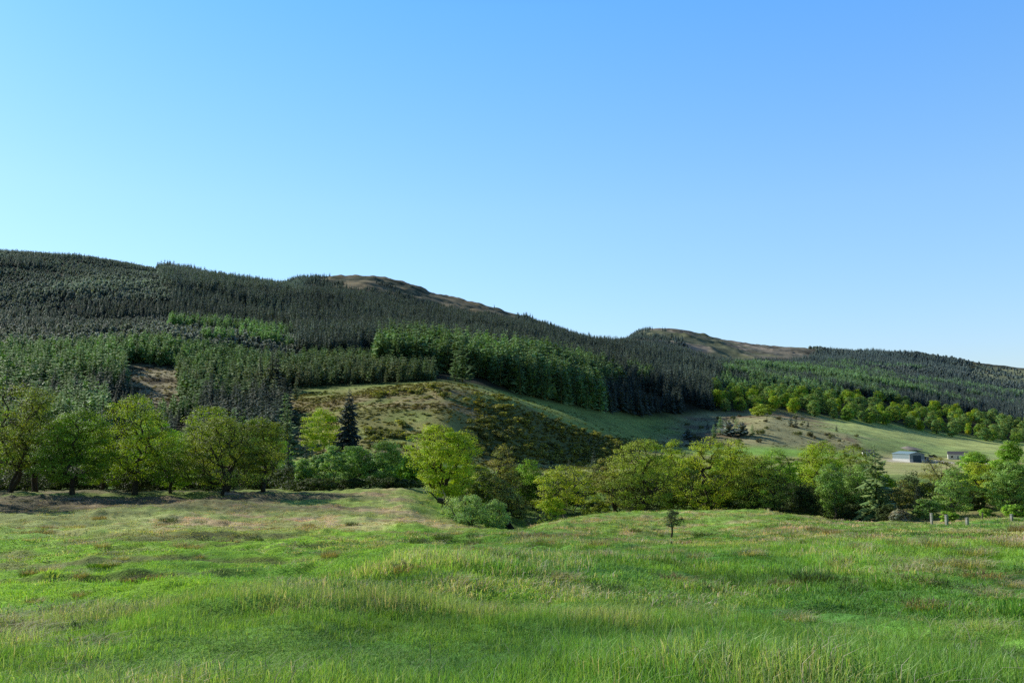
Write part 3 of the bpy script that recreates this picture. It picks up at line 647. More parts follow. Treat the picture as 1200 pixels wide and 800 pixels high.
# ------------------------------------------------------------------ forest on the hills
def cands(r0, r1, s0, s1, seed):
    """jittered points, spacing growing from s0 to s1"""
    rng = np.random.default_rng(seed); out = []
    r = r0
    while r < r1:
        s = s0 + (s1 - s0) * (r - r0) / (r1 - r0); a = np.radians(42); n = int(2 * a * r / s)
        ph = np.linspace(-a, a, n) + rng.uniform(-.5, .5, n) * s / r * 1.0; rr = r + rng.uniform(-1.1, 1.1, n) * s
        out.append(np.stack([np.sin(ph) * rr, np.cos(ph) * rr], -1)); r += s
    return np.vstack(out)
SPR, LAR, YNG, GRY = 0, 1, 2, 3
P = np.vstack([cands(205, 420, 3.3, 3.8, 1), cands(420, 900, 3.9, 5.0, 2), cands(900, 1700, 4.9, 6.8, 3), cands(1700, 3400, 9, 13, 4)])
X, Y = P[:, 0], P[:, 1]; r = np.hypot(X, Y)
nA = fbm(X, Y, 60, 3, 201); nB = fbm(X, Y, 160, 3, 205); nC = fbm(X, Y, 35, 3, 209); nD = fbm(X, Y, 320, 3, 213)
x = col(X, Y) + nA * 9; L = layer(X, Y) + nA * .10
rg = np.random.default_rng(9); U = rg.random(len(X)); U2 = rg.random(len(X))
kind = np.full(len(X), -1); Ht = np.zeros(len(X))
def put(m, k, h, sp=0.):
    m = m & (U >= sp); kind[m] = k; Ht[m] = h[m] if isinstance(h, np.ndarray) else h
x0 = col(X, Y); L0 = layer(X, Y)
clearing = band(L0 + .15 * nC, 10.55, 12.35, .05) * band(x0 + 10 * nA, 152, 214, 3) > .5
# left lower slope: mixed conifers with gaps, young plantation, plateau
put((x < 335) & (L > 9.15) & (L < 11.75), SPR, 13 + 4 * nC, .38)
put((x < 335) & (L > 9.15) & (L < 11.75) & (nC > .12), LAR, 13 + 2 * nA, .35)
put((x > 196) & (x < 338) & (L > 10.6) & (L < 12.9), YNG, 9.0 + .8 * nC); put((x > 300) & (x < 322 + 14 * np.clip(L - 9.3, 0, 2.4)) & (L > 9.3) & (L < 12.2), SPR, 12 + 3 * nC, .15)
put((x < 205) & (L >= 12.05) & (L < 12.95), LAR, 10 + nC); put((x < 205) & (L >= 12.05) & (L < 12.95) & (nC < -.1), YNG, 9.)
put((x >= 205) & (x < 505) & (L >= 12.08) & (L < 13.15), YNG, 8.5 + .6 * nC)
put((x < 350) & (L >= 12.95) & (L < 17.3), GRY, 5.2 + 2.0 * nB)
put((x < 350) & (L >= 13.1) & (L < 16.6) & (fbm(X * .5, Y, 130, 3, 217) > .42), SPR, 9.)
put((x > 188) & (x < 360) & (L > 14.35) & (L < 15.6), SPR, 16 + 2 * nC)
put((x > 200) & (x < 360) & (L > 13.6) & (L <= 14.35) , SPR, 12 + 2 * nC, .1)
put((x > 200) & (x < 480) & (L > 13.2) & (L < 13.9) & (nA > .12), LAR, 12.)
# dark spruce on the front ridge, tall larches along its edge
put((x >= 345) & (x < 850) & (L >= 13.1) & (L < 15.45), SPR, 15 + 2.5 * nC)
put((x >= 700) & (x < 850) & (L >= 12.12) & (L < 13.3), SPR, 16 + 2 * nC)
put((x >= 500) & (x < 705) & (L >= 12.1) & (L < 13.35), LAR, 18.5 + 2 * nC)
put((x >= 440) & (x < 520) & (L >= 12.75) & (L < 13.45), LAR, 18 + 2 * nC)
put((x >= 700) & (x < 765) & (L >= 12.6) & (L < 13.35) & (nA > -.1), LAR, 17.)
put((x >= 330) & (x < 800) & (L >= 15.4) & (L < 15.75 + .35 * nB + .6 * sstep(600, 690, x)), SPR, 11 + 2 * nC)
put((x >= 325) & (x < 368 + 40 * (17 - L)) & (L >= 15.6) & (L < 17.02), SPR, 9 + 2 * nC, .1)
put((x >= 400) & (x < 640) & (L >= 15.7) & (L < 17.0) & (fbm(X, Y, 170, 3, 219) + .25 * (16.4 - L) > .50), SPR, 7 + 2 * nC, .3)
put((x >= 605) & (x < 760) & (L >= 16.0) & (L < 17.05), SPR, 10., np.where(x < 640, .6, .2))
# right hand hills
R_ = (x >= 845) & (L >= 12.8) & (L < 17.1)
put(R_, SPR, 13 + 2 * nC); put(R_ & (nB + .4 * nA > .30) & (L < 15.2), LAR, 13 + 2 * nC); put(R_ & (nB + .4 * nA < -.4) & (L > 13.6), GRY, 9 + nC); put(R_ & (nD > .1) & (L > 14.8), GRY, 11 + nC)
put(R_ & (x < 955) & (L > 15.55), -1, 0.); put(R_ & (L0 > 14.6) & (L0 < 16.7) & (x > 1135), -1, 0.)
put(R_ & (L0 > 14.6) & (L0 < 16.7) & (x > 1130) & (U2 > .8), GRY, 9.)
kind[clearing] = -1
kind[(L0 > 12) & (L0 < 12.85) & (x0 > 835) & (kind >= 0)] = -1
# leave the stands with small glades
kind[(nA < -.62) & (kind != YNG) & (L < 14)] = -1
k = kind >= 0
X, Y, r, kind, Ht, x, nA, nB, nC, U2 = [a[k] for a in (X, Y, r, kind, Ht, x, nA, nB, nC, U2)]
Ht = Ht * rg.uniform(.74, 1.24, len(X)) * np.where(kind == YNG, rg.uniform(.92, 1.06, len(X)), 1)
Ht = np.where((X / Y > (130 - 600) / F) & (X / Y < (232 - 600) / F) & (layer(X, Y) < 10.7), np.minimum(Ht, 6.5), Ht)
Z = gz(X, Y)
TC = np.array([[.115, .160, .120], [.235, .380, .142], [.235, .375, .150], [.280, .330, .280]])
tint = TC[kind] * np.clip(1 + .35 * nB + .18 * nA, .4, 1.6)[:, None] * (1 + rg.normal(size=(len(X), 1)) * .16)
warm = np.clip(rg.normal(size=len(X)) * .5 + nC, 0, 1)[:, None] * np.where(kind == YNG, .40, .12)[:, None]
tint = tint * (1 - warm) + np.array([.42, .43, .24]) * warm
hz = (1 - np.exp(-np.maximum(r - 350, 0) / 4600.))[:, None]; tint = tint * (1 - hz) + np.array([.36, .50, .60]) * hz  # distance haze mixed into the needle colour as pale blue
tint = np.clip(tint * (1 + .55 * sstep(600, 1000, r) * (x < 360))[:, None], .012, .8)  # far left stands brightened in colour to imitate haze
CT = [conifer(1, 10, 2.0, 14, 7, droop=.3, pw=.85), conifer(2, 10, 1.75, 13, 7, droop=.35, pw=.8), conifer(3, 10, 2.3, 14, 7, droop=.05, up=.08, pw=.65, ragged=.35, width=.42), conifer(4, 10, 2.1, 13, 7, droop=.0, up=.1, pw=.6, ragged=.4, width=.42),
      conifer(5, 10, 2.6, 11, 7, droop=.1, up=.1, pw=.75, width=.42), conifer(6, 10, 2.4, 11, 6, droop=.1, up=.1, pw=.6, ragged=.4, width=.45), conifer(7, 10, 3.6, 10, 8, start=.12, droop=.05, up=.15, pw=.38, width=.6, ragged=.4), conifer(8, 10, 3.2, 10, 7, start=.1, droop=.1, up=.12, pw=.42, width=.6)]
tmpl = kind * 2 + (U2 > .5)
wide = rg.uniform(.85, 1.2, len(X)) * np.where(r > 900, 1.25, 1.0)
# which trees show largest: nearest first against a skyline that rises as they are passed
px = 600 + F * X / Y; E = (Z + Ht) / Y; ytop = 400 - F * np.tan(np.arctan(E) - PITCH); hpx = F * Ht / Y
hor = np.full(2600, 640.); shows = np.zeros(len(X))
oc = [(-140, 360, 480)]
for i in np.argsort(r):
    c0 = int(px[i] - hpx[i] * .1) + 700; c1 = int(px[i] + hpx[i] * .1) + 701
    if c0 < 0 or c1 >= 2600: continue
    lim = hor[c0:c1 + 1].min()
    v = min(hpx[i], lim - ytop[i]); inside = 0 < px[i] < 1200
    if px[i] < 330: v = min(v, 500 - ytop[i])
    if v > 0 and inside: shows[i] = v * min(v, hpx[i] * .3)
    if v > 0: hor[c0:c1 + 1] = np.minimum(hor[c0:c1 + 1], ytop[i] + hpx[i] * .12)
single = np.zeros(len(X), bool); single[np.argsort(-shows)[:285]] = True
single &= shows > 0
SN = [('spruce_tree', 'spruce', 'dark green spruce among the tallest along the near edge of the hillside forest', 'dark spruces along the near forest edge'),
      ('larch_tree', 'larch', 'tall soft green larch in the stand along the near edge of the hillside forest', 'larches along the near forest edge'),
      ('young_conifer', 'conifer', 'young bright green conifer at the front of the dense hillside plantation', 'young conifers at the front of the plantation'),
      ('pine_tree', 'pine', 'grey green pine with a bare lower stem on the forested hillside', 'grey green pines on the hillside')]
CTD = [conifer(11, 10, 2.0, 18, 8, sub=2, droop=.3), conifer(12, 10, 1.75, 17, 8, sub=2, droop=.35), conifer(13, 10, 2.2, 18, 8, sub=2, droop=.05, up=.08, pw=.65, ragged=.35), conifer(14, 10, 2.0, 17, 8, sub=2, droop=.0, up=.1, pw=.6, ragged=.4),
       conifer(15, 10, 2.5, 14, 8, sub=2, droop=.1, up=.1, pw=.75), conifer(16, 10, 2.3, 14, 8, sub=2, droop=.1, up=.1, pw=.6, ragged=.4), CT[6], CT[7]]
CMe = []
for q, (V, fs, cc) in enumerate(CTD):
    me = mesh_np(SN[q // 2][0], V, fs); fattr(me, 'Col', cc, 'FACE'); me.materials.append(M_CONO); CMe.append(me)
for i in np.where(single)[0]:
    nm, ct, lb, gp = SN[kind[i]]; o = bpy.data.objects.new(nm, CMe[tmpl[i]]); C.objects.link(o)
    o.location = (X[i], Y[i], Z[i]); s = Ht[i] / 10; o.scale = (s * wide[i], s * wide[i], s); o.rotation_euler = (0, 0, U2[i] * 40)
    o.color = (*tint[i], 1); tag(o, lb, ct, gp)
m = ~single
rot = rg.normal(size=(m.sum(), 3)) * .05; rot[:, 2] = rg.uniform(0, 6.28, m.sum()); s = Ht[m] / 10
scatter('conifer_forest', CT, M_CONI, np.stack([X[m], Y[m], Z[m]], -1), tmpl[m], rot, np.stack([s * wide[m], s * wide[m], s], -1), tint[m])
print('forest', len(X), 'single', single.sum())

# ------------------------------------------------------------------ broadleaved wood on the right, one tree at a time
BW = []
for q, (cl, H, W) in enumerate([('green', 11, 4.6), ('bright', 12, 5.0), ('alder', 10.5, 4.4), ('birch', 12, 4.3)]):
    wd, lv = broadleaf(500 + q, H, W, cb=.03, nclump=60, per=34, leaf=.62, colr=tuple(np.array(COL[cl]) * .82 * np.array([1.04, 1, 1.2])), flat=.65)
    a = mesh_np('trunk', wd[0], wd[1], True); a.materials.append(M_BARK); b = mesh_np('crown', lv[0], lv[1]); fattr(b, 'Col', lv[2], 'FACE'); b.materials.append(M_LEAF); BW.append((a, b))
rb = np.random.default_rng(33); nb_ = 0; pts = []
for (d0, d1, cnt) in [(560, 1000, 5000)]:
    for _ in range(cnt):
        xx = rb.uniform(832, 1230); L1 = rb.uniform(12.02, 12.92 - .2 * (xx - 832) / 400)
        k_ = np.interp(L1, np.arange(1, NF + 1), [np.interp(xx, sorted(f), [f[q][0] for q in sorted(f)]) for f in FEAT])
        p = np.array([(xx - 600) / F * k_, k_])
        if any((abs(p - q_) < 14).all() and np.hypot(*(p - q_)) < 7.6 for q_ in pts): continue
        pts.append(p)
        if len(pts) >= 230: break
for p in pts:
    q = rb.choice([0, 0, 1, 2, 3, 3]); t = empty('broadleaf_tree', (p[0], p[1], float(gz(*p))), rb.uniform(0, 6.28)); s = rb.uniform(.8, 1.25); t.scale = (s, s, s * rb.uniform(.9, 1.1))
    tag(t, 'round crowned broadleaved tree in the wood above the green hillside field', 'tree', 'broadleaved trees of the wood above the green field')
    for me in BW[q]: obj(me.name.split('.')[0], me, None, t)

# ------------------------------------------------------------------ gorse, scrub and heather on the open hill
def bush_mesh(seed, R, H, n, leaf, cols, flowers=0.):
    rng = np.random.default_rng(seed); nl = 7
    cen = np.stack([rng.uniform(-.6, .6, nl) * R, rng.uniform(-.6, .6, nl) * R, rng.uniform(.25, .7, nl) * H], -1)
    idx = rng.integers(0, nl, n); d = rng.normal(size=(n, 3)); d /= np.linalg.norm(d, axis=1, keepdims=True)
    p = cen[idx] + d * (rng.random(n) ** .4)[:, None] * np.array([R * .5, R * .5, H * .38]); p[:, 2] = np.maximum(p[:, 2], 0.02)
    Nn = d * .8 + np.array([0, 0, .4]) + rng.normal(size=(n, 3)) * .4; Nn /= np.linalg.norm(Nn, axis=1, keepdims=True)
    V, Fq = leaf_cards(p, Nn, leaf * rng.uniform(.6, 1.3, n), rng)
    cc = np.array(cols[0]) * (1 + rng.normal(size=(n, 1)) * .22)
    fl = (rng.random(n) < flowers * (.4 + 1.2 * (p[:, 2] / H))); cc[fl] = np.array(cols[1]) * (1 + rng.normal(size=(fl.sum(), 1)) * .15)
    return V, Fq, np.clip(cc, .005, .6)
GM = []
for q in range(6):
    V, Fq, cc = bush_mesh(600 + q, 1.5, 1.7, 330, .42, [(.23, .255, .085), (.78, .68, .11)], [.30, .45, .12, .06, .38, .22][q])
    me = mesh_np('gorse_bush', V, Fq); fattr(me, 'Col', cc, 'FACE'); me.materials.append(M_LEAF); GM.append(me)
def at_layer(xx, L1):
    D = float(np.interp(L1, np.arange(1, NF + 1), [np.interp(xx, sorted(f), [f[q][0] for q in sorted(f)]) for f in FEAT]))
    return (xx - 600) / F * D, D
rb = np.random.default_rng(44); n_ = 0
while n_ < 292:
    main = n_ < 215
    xx = rb.uniform(548, 738) if main else rb.uniform(425, 600); yy = rb.uniform(9.25, 10.85) if main else rb.uniform(9.2, 11.0); gx, gy = at_layer(xx, yy)
    if main and yy > 10.35 + .5 * float(sstep(560, 640, xx)): continue
    if not main and float(fbm(gx, gy, 20, 2, 300)) < .15: continue
    yel = float(sstep(570, 680, xx)) * .5 + .4 * (yy > 10.4)
    q = rb.choice([0, 1, 4]) if rb.random() < yel + .1 else rb.choice([2, 3, 5])
    o = bpy.data.objects.new('gorse_bush', GM[q]); C.objects.link(o); s = rb.uniform(.5, 1.3); o.location = (gx, gy, float(gz(gx, gy)) - .1); o.scale = (s * rb.uniform(1.1, 2.0), s * 1.2, s * rb.uniform(.65, 1.1)); o.rotation_euler = (0, 0, rb.uniform(0, 6.28))
    tag(o, 'yellow flowering gorse bush on the gorse hill' if q in (0, 1, 4) else 'dark gorse bush with few flowers on the gorse hill', 'gorse bush', 'flowering gorse bushes on the hill' if q in (0, 1, 4) else 'dark gorse bushes on the hill'); n_ += 1
# scrub on the hillside above the river flats
SC_ = []
for q in range(3):
    V, Fq, cc = bush_mesh(640 + q, 2.0, 2.6, 300, .6, [[(.16, .19, .10), (.18, .17, .10), (.22, .27, .12)][q], (.3, .28, .13)], .2)
    me = mesh_np('scrub_bush', V, Fq); fattr(me, 'Col', cc, 'FACE'); me.materials.append(M_LEAF); SC_.append(me)
for q in range(46):
    xx = rb.uniform(795, 1040); gx, gy = at_layer(xx, rb.uniform(10.05, 11.75) if xx < 940 else rb.uniform(10.1, 10.7))
    if float(fbm(gx, gy, 40, 2, 320)) < -.05 and rb.random() < .7: continue
    o = bpy.data.objects.new('scrub_bush', SC_[q % 3]); C.objects.link(o); s = rb.uniform(.5, 1.2); o.location = (gx, gy, float(gz(gx, gy)) - .1); o.scale = (s * 1.2, s * 1.2, s); o.rotation_euler = (0, 0, rb.uniform(0, 6.28))
    tag(o, 'low dark scrub bush on the rough hillside left of the green field', 'bush', 'scrub bushes on the rough hillside')
for xx, L1, h, k_ in [(843, 10.75, 11, 1), (852, 10.6, 9, 3), (862, 10.7, 10, 2), (868, 10.55, 8, 3), (835, 10.6, 8, 1), (925, 10.9, 9, 0), (931, 10.85, 8, 0), (945, 10.95, 5, 0), (978, 10.8, 5, 0), (880, 10.5, 7, 1), (828, 11.2, 6, 0), (838, 11.3, 6, 0), (850, 11.25, 6, 0), (858, 11.3, 5, 0), (805, 10.8, 6, 3)]:
    gx, gy = at_layer(xx, L1); o = bpy.data.objects.new(SN[k_][0], CMe[k_ * 2]); C.objects.link(o); o.location = (gx, gy, float(gz(gx, gy))); s = h / 10; o.scale = (s * 1.3, s * 1.3, s)
    o.color = (*(TC[k_] * 1.15 + .008), 1); tag(o, 'self sown conifer standing loose on the rough hillside left of the green field', 'conifer', 'loose conifers on the rough hillside')
# heather and tussock sedge cover
HT = [bush_mesh(660 + q, .8, .6, 40, .45, [(1, 1, 1), (1.5, 1.2, .8)], .2) for q in range(4)]
HT = [(V, [Fq], cc * np.array([[2., 2, 2]]) * .5 if False else np.clip(cc * 1.0 / .6 * .6, 0, 2)) for V, Fq, cc in HT]
P = np.vstack([cands(205, 430, 1.15, 1.6, 61), cands(430, 620, 4.5, 5, 62)])
hx = col(P[:, 0], P[:, 1]); hL = layer(P[:, 0], P[:, 1]); hn = fbm(P[:, 0], P[:, 1], 16, 3, 330)
mk = (hx > 345) & (hL > 8.8) & (hL < 12.0) & ((hn > .0) | (rg.random(len(P)) < .2)) & (hx < 1010) & ~((hx > 720) & (hL > 9.2) & (hL < 10.05)) & ~((hx > 560) & (hL > 10.95) & (hx < 760) & (rg.random(len(P)) < .85))
gz_ = band(hL, 9.2, 10.75, .06) * band(hx, 556, 736, 6) > .5
mk = mk | gz_ | (band(hL, 10.5, 12.3, .1) * band(hx, 150, 216, 6) > .5) & (rg.random(len(P)) < .5)
P = P[mk]; n = len(P); hn = hn[mk]; gz_ = gz_[mk]
tn = ground_col(P[:, 0], P[:, 1]) * (rg.uniform(.75, 1.35, n) - .15 * hn)[:, None]
tn = lerp(tn, [.17, .165, .08], (rg.random(n) < .3) * .6)
us = rg.random(n) + .35 * hn; tn[gz_] = np.where((us > .55)[:, None], [.68, .60, .11], [.27, .29, .10])[gz_] * rg.uniform(.7, 1.2, (gz_.sum(), 1))
s = rg.uniform(.5, 1.35, n) * np.where(gz_, 1.2, 1)
scatter('heather', HT, M_GRASS, np.stack([P[:, 0], P[:, 1], gz(P[:, 0], P[:, 1]) - .08], -1), rg.integers(0, 4, n), np.stack([np.zeros(n), np.zeros(n), rg.normal(size=n) * .5], -1), np.stack([s * 1.25, s * .8, s * rg.uniform(.3, .8, n)], -1), tn * 1.0)

# ------------------------------------------------------------------ grass of the field
def grass_clump(seed, n, R, h0, h1, w, lean, straw=.06):
    rng = np.random.default_rng(seed); V = []; q4 = []; q3 = []; c4 = []; c3 = []
    for i in range(n):
        a = rng.uniform(0, 6.28); rr = R * math.sqrt(rng.random()); b = np.array([math.cos(a) * rr, math.sin(a) * rr, -.03]); h = rng.uniform(h0, h1)
        la = a + rng.normal() * 1.2; l = np.array([math.cos(la), math.sin(la), 0]) * h * abs(rng.normal(lean, lean * .5)); sd = np.array([-math.sin(la), math.cos(la), 0]) * w * rng.uniform(.6, 1.2) * .5
        m = b + l * .35 + np.array([0, 0, h * .6]); t = b + l * 1.1 + np.array([0, 0, h * (1 - .35 * min(1, lean))]); k = len(V)
        V += [b - sd, b + sd, m + sd * .8, m - sd * .8, t]; q4.append([k, k + 1, k + 2, k + 3]); q3.append([k + 3, k + 2, k + 4])
        s = rng.uniform(.7, 1.3); cc = np.array([s * rng.uniform(.85, 1.2), s, s * .9])
        if rng.random() < straw: cc = np.array([1.9, 1.25, 2.6]) * rng.uniform(.7, 1.2)
        c4.append(cc * .85); c3.append(cc * 1.12)
    return np.array(V), [np.array(q4), np.array(q3)], np.vstack([c4, c3])
GT = [grass_clump(700 + q, 34, .15, .05, .17, .0055, .45) for q in range(4)] + [grass_clump(710 + q, 28, .15, .08, .24, .006, .7, .22) for q in range(2)] + \
     [grass_clump(720 + q, 44, .36, .06, .19, .015, .5, .05) for q in range(3)] + [grass_clump(730 + q, 40, .38, .08, .24, .015, .75, .28) for q in range(2)] + \
     [grass_clump(740 + q, 36, .55, .05, .15, .04, .7, .08) for q in range(3)] + [grass_clump(750, 40, .5, .10, .26, .03, .8, .4)]
P = np.vstack([cands(2.5, 9, .085, .12, 71), cands(9, 18, .13, .21, 72), cands(18, 34, .27, .38, 73), cands(34, 62, .34, .48, 74), cands(62, 112, .55, .80, 75)])
X, Y = P[:, 0], P[:, 1]; r = np.hypot(X, Y); n = len(P); xg = col(X, Y); Lg = layer(X, Y)
short = band(Lg, 2.6, 7.2, .3) * (1 - sstep(500, 720, xg)); n1 = fbm(X, Y, 1.6, 3, 401); n2 = fbm(X, Y, 6, 3, 405); U = rg.random(n)
keep = (U > short * .25)
ids = np.where(r < 14, rg.integers(0, 4, n), np.where(r < 42, rg.integers(6, 9, n), rg.integers(11, 14, n)))
dryc = (n1 + .6 * n2 + rg.normal(size=n) * .25) > .62
ids = np.where(dryc, np.where(r < 14, rg.integers(4, 6, n), np.where(r < 42, rg.integers(9, 11, n), 14)), ids)
tn = ground_col(X, Y); tn = tn * np.clip(1 + .22 * n1 + rg.normal(size=n) * (.10 + .16 * (r > 30)) + .30 * fbm(X, Y * .45, 1.1, 2, 431) * (r > 18), .35, 1.7)[:, None]
tn = lerp(tn, [.135, .335, .095], np.clip(sstep(.1, .7, fbm(X, Y, 3.2, 3, 411)) * (r < 45) * .75, 0, 1))
tn = lerp(tn, [.29, .47, .085], np.clip(sstep(.2, .8, fbm(X, Y, 2.6, 3, 415)) * .6, 0, 1))
tn = lerp(tn, [.42, .44, .22], dryc * .5)
tn = tn * .80 + .20 * tn.mean(1, keepdims=True) * np.array([1.12, 1.0, .85]); tn = np.clip(tn * (1.28 + .2 * (1 - sstep(15, 40, r)))[:, None], .01, .75)
sz = np.clip(.95 + .5 * n1 + .55 * fbm(X, Y, 4, 2, 421) + .3 * sstep(.3, .7, fbm(X, Y, .9, 2, 423)), .35, 2.1) * rg.uniform(.75, 1.25, n) * (1 - .55 * short)
rot = np.stack([rg.normal(size=n) * .12, rg.normal(size=n) * .12 , rg.uniform(0, 6.28, n)], -1)
K = keep
scatter('grass', GT, M_GRASS, np.stack([X, Y, gz(X, Y)], -1)[K], ids[K], rot[K], np.stack([np.ones(n), np.ones(n), sz], -1)[K], tn[K])
print('grass', K.sum())
# bent dead stalks among the near grass
ST = [grass_clump(760 + q, 4, .25, .12, .30, .006, 1.5, 1.0) for q in range(4)]
P = np.vstack([cands(3, 14, .42, .5, 76), cands(14, 40, .75, 1.2, 77)]); P = P[(fbm(P[:, 0], P[:, 1], 3.5, 3, 441) + .25 * rg.normal(size=len(P)) > .22)]; n = len(P)
scatter('dead_stalks', ST, M_GRASS, np.stack([P[:, 0], P[:, 1], gz(P[:, 0], P[:, 1])], -1), rg.integers(0, 4, n), np.stack([np.zeros(n), np.zeros(n), rg.uniform(0, 6.28, n)], -1), np.ones((n, 3)) * rg.uniform(.6, 1.2, (n, 1)), np.array([.36, .50, .19]) * rg.uniform(.6, 1.0, (n, 1)))
# single tussocks that stand out of the turf
def tussock(seed, H, R, n, cols, lean=.8, w=.012):
    V, fs, cc = grass_clump(seed, n, R * .55, H * .5, H, w, lean, 0); rng = np.random.default_rng(seed)
    k = len(fs[0]); pal = np.array(cols)[rng.integers(0, len(cols), k)] * rng.uniform(.7, 1.25, (k, 1))
    return mesh_np('grass_tussock', V, fs), np.vstack([pal * .8, pal * 1.1])
STRAW = [(.62, .55, .36), (.52, .46, .28), (.34, .36, .16)]; BROWN = [(.38, .29, .16), (.46, .37, .22), (.24, .23, .10)]; LUSH = [(.17, .36, .03), (.13, .28, .04), (.22, .38, .04)]; DARK = [(.08, .14, .06), (.11, .19, .07), (.10, .12, .06)]
TM = {}
for q, (nm, cl, ln) in enumerate([('straw', STRAW, .9), ('brown', BROWN, .9), ('lush', LUSH, .6), ('dark', DARK, .7)]):
    for v in range(2):
        me, cc = tussock(800 + q * 5 + v, .42, .60, 260, cl, ln); fattr(me, 'Col', np.clip(cc * (1.35 if nm in ('straw', 'brown') else 1.15), .01, .75), 'FACE'); me.materials.append(M_TUSS); TM[nm, v] = me
TL = {'straw': 'pale straw coloured dead grass tussock in the field', 'brown': 'rusty brown dead tussock in the field', 'lush': 'vivid green lush grass tussock in the field', 'dark': 'dark green rush tussock in the field'}
for q, (px_, py_, kd, s) in enumerate([(790, 684, 'brown', 1.2), (1080, 712, 'brown', .95), (916, 688, 'brown', .8), (532, 682, 'straw', .8), (477, 669, 'brown', .9), (386, 651, 'brown', 1.3), (537, 647, 'brown', 1.6), (345, 794, 'brown', .5), (330, 718, 'brown', .8), (1001, 694, 'dark', .8),
      (712, 694, 'dark', 1.0), (450, 722, 'lush', .8), (432, 736, 'lush', .8), (640, 772, 'dark', .6), (60, 784, 'lush', .6), (105, 786, 'straw', .5), (955, 622, 'brown', 2.6), (975, 625, 'brown', 2.2), (935, 628, 'straw', 2), (640, 678, 'straw', .9), (664, 680, 'straw', .8), (860, 795, 'lush', .6), (850, 790, 'straw', .5),
      (725, 765, 'straw', .5), (1165, 735, 'straw', .6), (985, 762, 'straw', .5), (935, 726, 'straw', .6), (700, 727, 'straw', .7), (560, 715, 'straw', .7), (40, 672, 'brown', 1.5), (60, 668, 'straw', 1.4), (95, 676, 'brown', .25), (150, 680, 'brown', .3), (185, 678, 'brown', 1.2), (520, 632, 'dark', 2.2), (490, 637, 'dark', 2.2), (555, 630, 'dark', 2.), (745, 623, 'dark', 2.2), (770, 622, 'dark', 1.8),
      (40, 705, 'brown', .2), (95, 697, 'brown', .2), (210, 640, 'straw', 1.6), (120, 640, 'straw', 1.6), (1060, 640, 'straw', 1.8), (1145, 650, 'straw', 1.6), (1100, 640, 'straw', 1.8), (1010, 645, 'straw', 1.5), (1180, 640, 'straw', 1.8), (880, 650, 'straw', 1.2), (820, 655, 'straw', 1.2), (1110, 690, 'dark', .9), (905, 755, 'dark', .6), (1030, 780, 'dark', .5), (700, 640, 'brown', 1.6), (640, 638, 'brown', 1.5), (590, 655, 'dark', 1.2)]):
    D = hit(px_, py_); gx, gy, gz_ = on(px_, D); o = bpy.data.objects.new('grass_tussock', TM[kd, q % 2]); C.objects.link(o)
    o.location = (gx, gy, gz_ - .03); s = (.5 + .5 * s) * (.45 + .55 * min(1, max(0, D - 5) / 12)); o.scale = (s, s, s * .8); o.rotation_euler = (0, 0, q * 1.7)
    tag(o, TL[kd], 'tussock', {'straw': 'pale straw tussocks in the field', 'brown': 'rusty brown tussocks in the field', 'lush': 'lush green tussocks in the field', 'dark': 'dark rush tussocks in the field'}[kd])

rq = np.random.default_rng(91); n_ = 0
while n_ < 215:
    px_ = rq.uniform(-40, 1240); D = math.exp(rq.uniform(math.log(8), math.log(85))); gx, gy, gz_ = on(px_, D); L_ = float(layer(gx, gy))
    if L_ > 6.0 or float(fbm(gx, gy, 9, 2, 451)) < -.1: continue
    left = px_ < 520 and L_ > 2.6
    kd = rq.choice(['straw', 'brown', 'dark', 'lush'], p=[.30, .35, .2, .15] if left else [.55, .20, .15, .10])
    o = bpy.data.objects.new('grass_tussock', TM[kd, int(rq.integers(0, 2))]); C.objects.link(o); s = rq.uniform(.6, 1.25) * (1 + .5 * (D > 40)) * (.5 + .5 * min(1, max(0, D - 5) / 12))
    o.location = (gx, gy, gz_ - .03); o.scale = (s * rq.uniform(.9, 1.6), s, s * rq.uniform(.6, .95)); o.rotation_euler = (0, 0, rq.uniform(-.5, .5))
    tag(o, TL[kd], 'tussock', {'straw': 'pale straw tussocks in the field', 'brown': 'rusty brown tussocks in the field', 'lush': 'lush green tussocks in the field', 'dark': 'dark rush tussocks in the field'}[kd]); n_ += 1

# ------------------------------------------------------------------ farm, posts, logs, power line
import bmesh
def bm_obj(name, bm, mat, parent=None, loc=None, rz=0, smooth=False):
    me = bpy.data.meshes.new(name); bm.to_mesh(me); bm.free()
    if smooth: me.polygons.foreach_set('use_smooth', [True] * len(me.polygons))
    o = obj(name, me, mat, parent)
    if loc is not None: o.location = loc; o.rotation_euler = (0, 0, rz)
    return o
def box(bm, x0, x1, y0, y1, z0, z1, bev=0.):
    v = [bm.verts.new(p) for p in [(x0, y0, z0), (x1, y0, z0), (x1, y1, z0), (x0, y1, z0), (x0, y0, z1), (x1, y0, z1), (x1, y1, z1), (x0, y1, z1)]]
    f = [bm.faces.new([v[i] for i in q]) for q in [(0, 3, 2, 1), (4, 5, 6, 7), (0, 1, 5, 4), (1, 2, 6, 5), (2, 3, 7, 6), (3, 0, 4, 7)]]
    if bev: bmesh.ops.bevel(bm, geom=list({e for q in f for e in q.edges}), offset=bev, segments=2, affect='EDGES')
def prism(bm, prof, y0, y1):
    """profile in x,z swept along y"""
    a = [bm.verts.new((x_, y0, z_)) for x_, z_ in prof]; b = [bm.verts.new((x_, y1, z_)) for x_, z_ in prof]; n = len(prof)
    bm.faces.new(a); bm.faces.new(b[::-1])
    for i in range(n): bm.faces.new([a[i], b[i], b[(i + 1) % n], a[(i + 1) % n]])
M_CLAD = mat_noise('blue_grey_cladding', (.20, .27, .30), (.25, .33, .36), 6, .5, .3, .4, stretch=(8, 8, .2)); M_CLADP = mat_noise('pale_lower_wall', (.50, .52, .52), (.62, .64, .63), 3, .8)
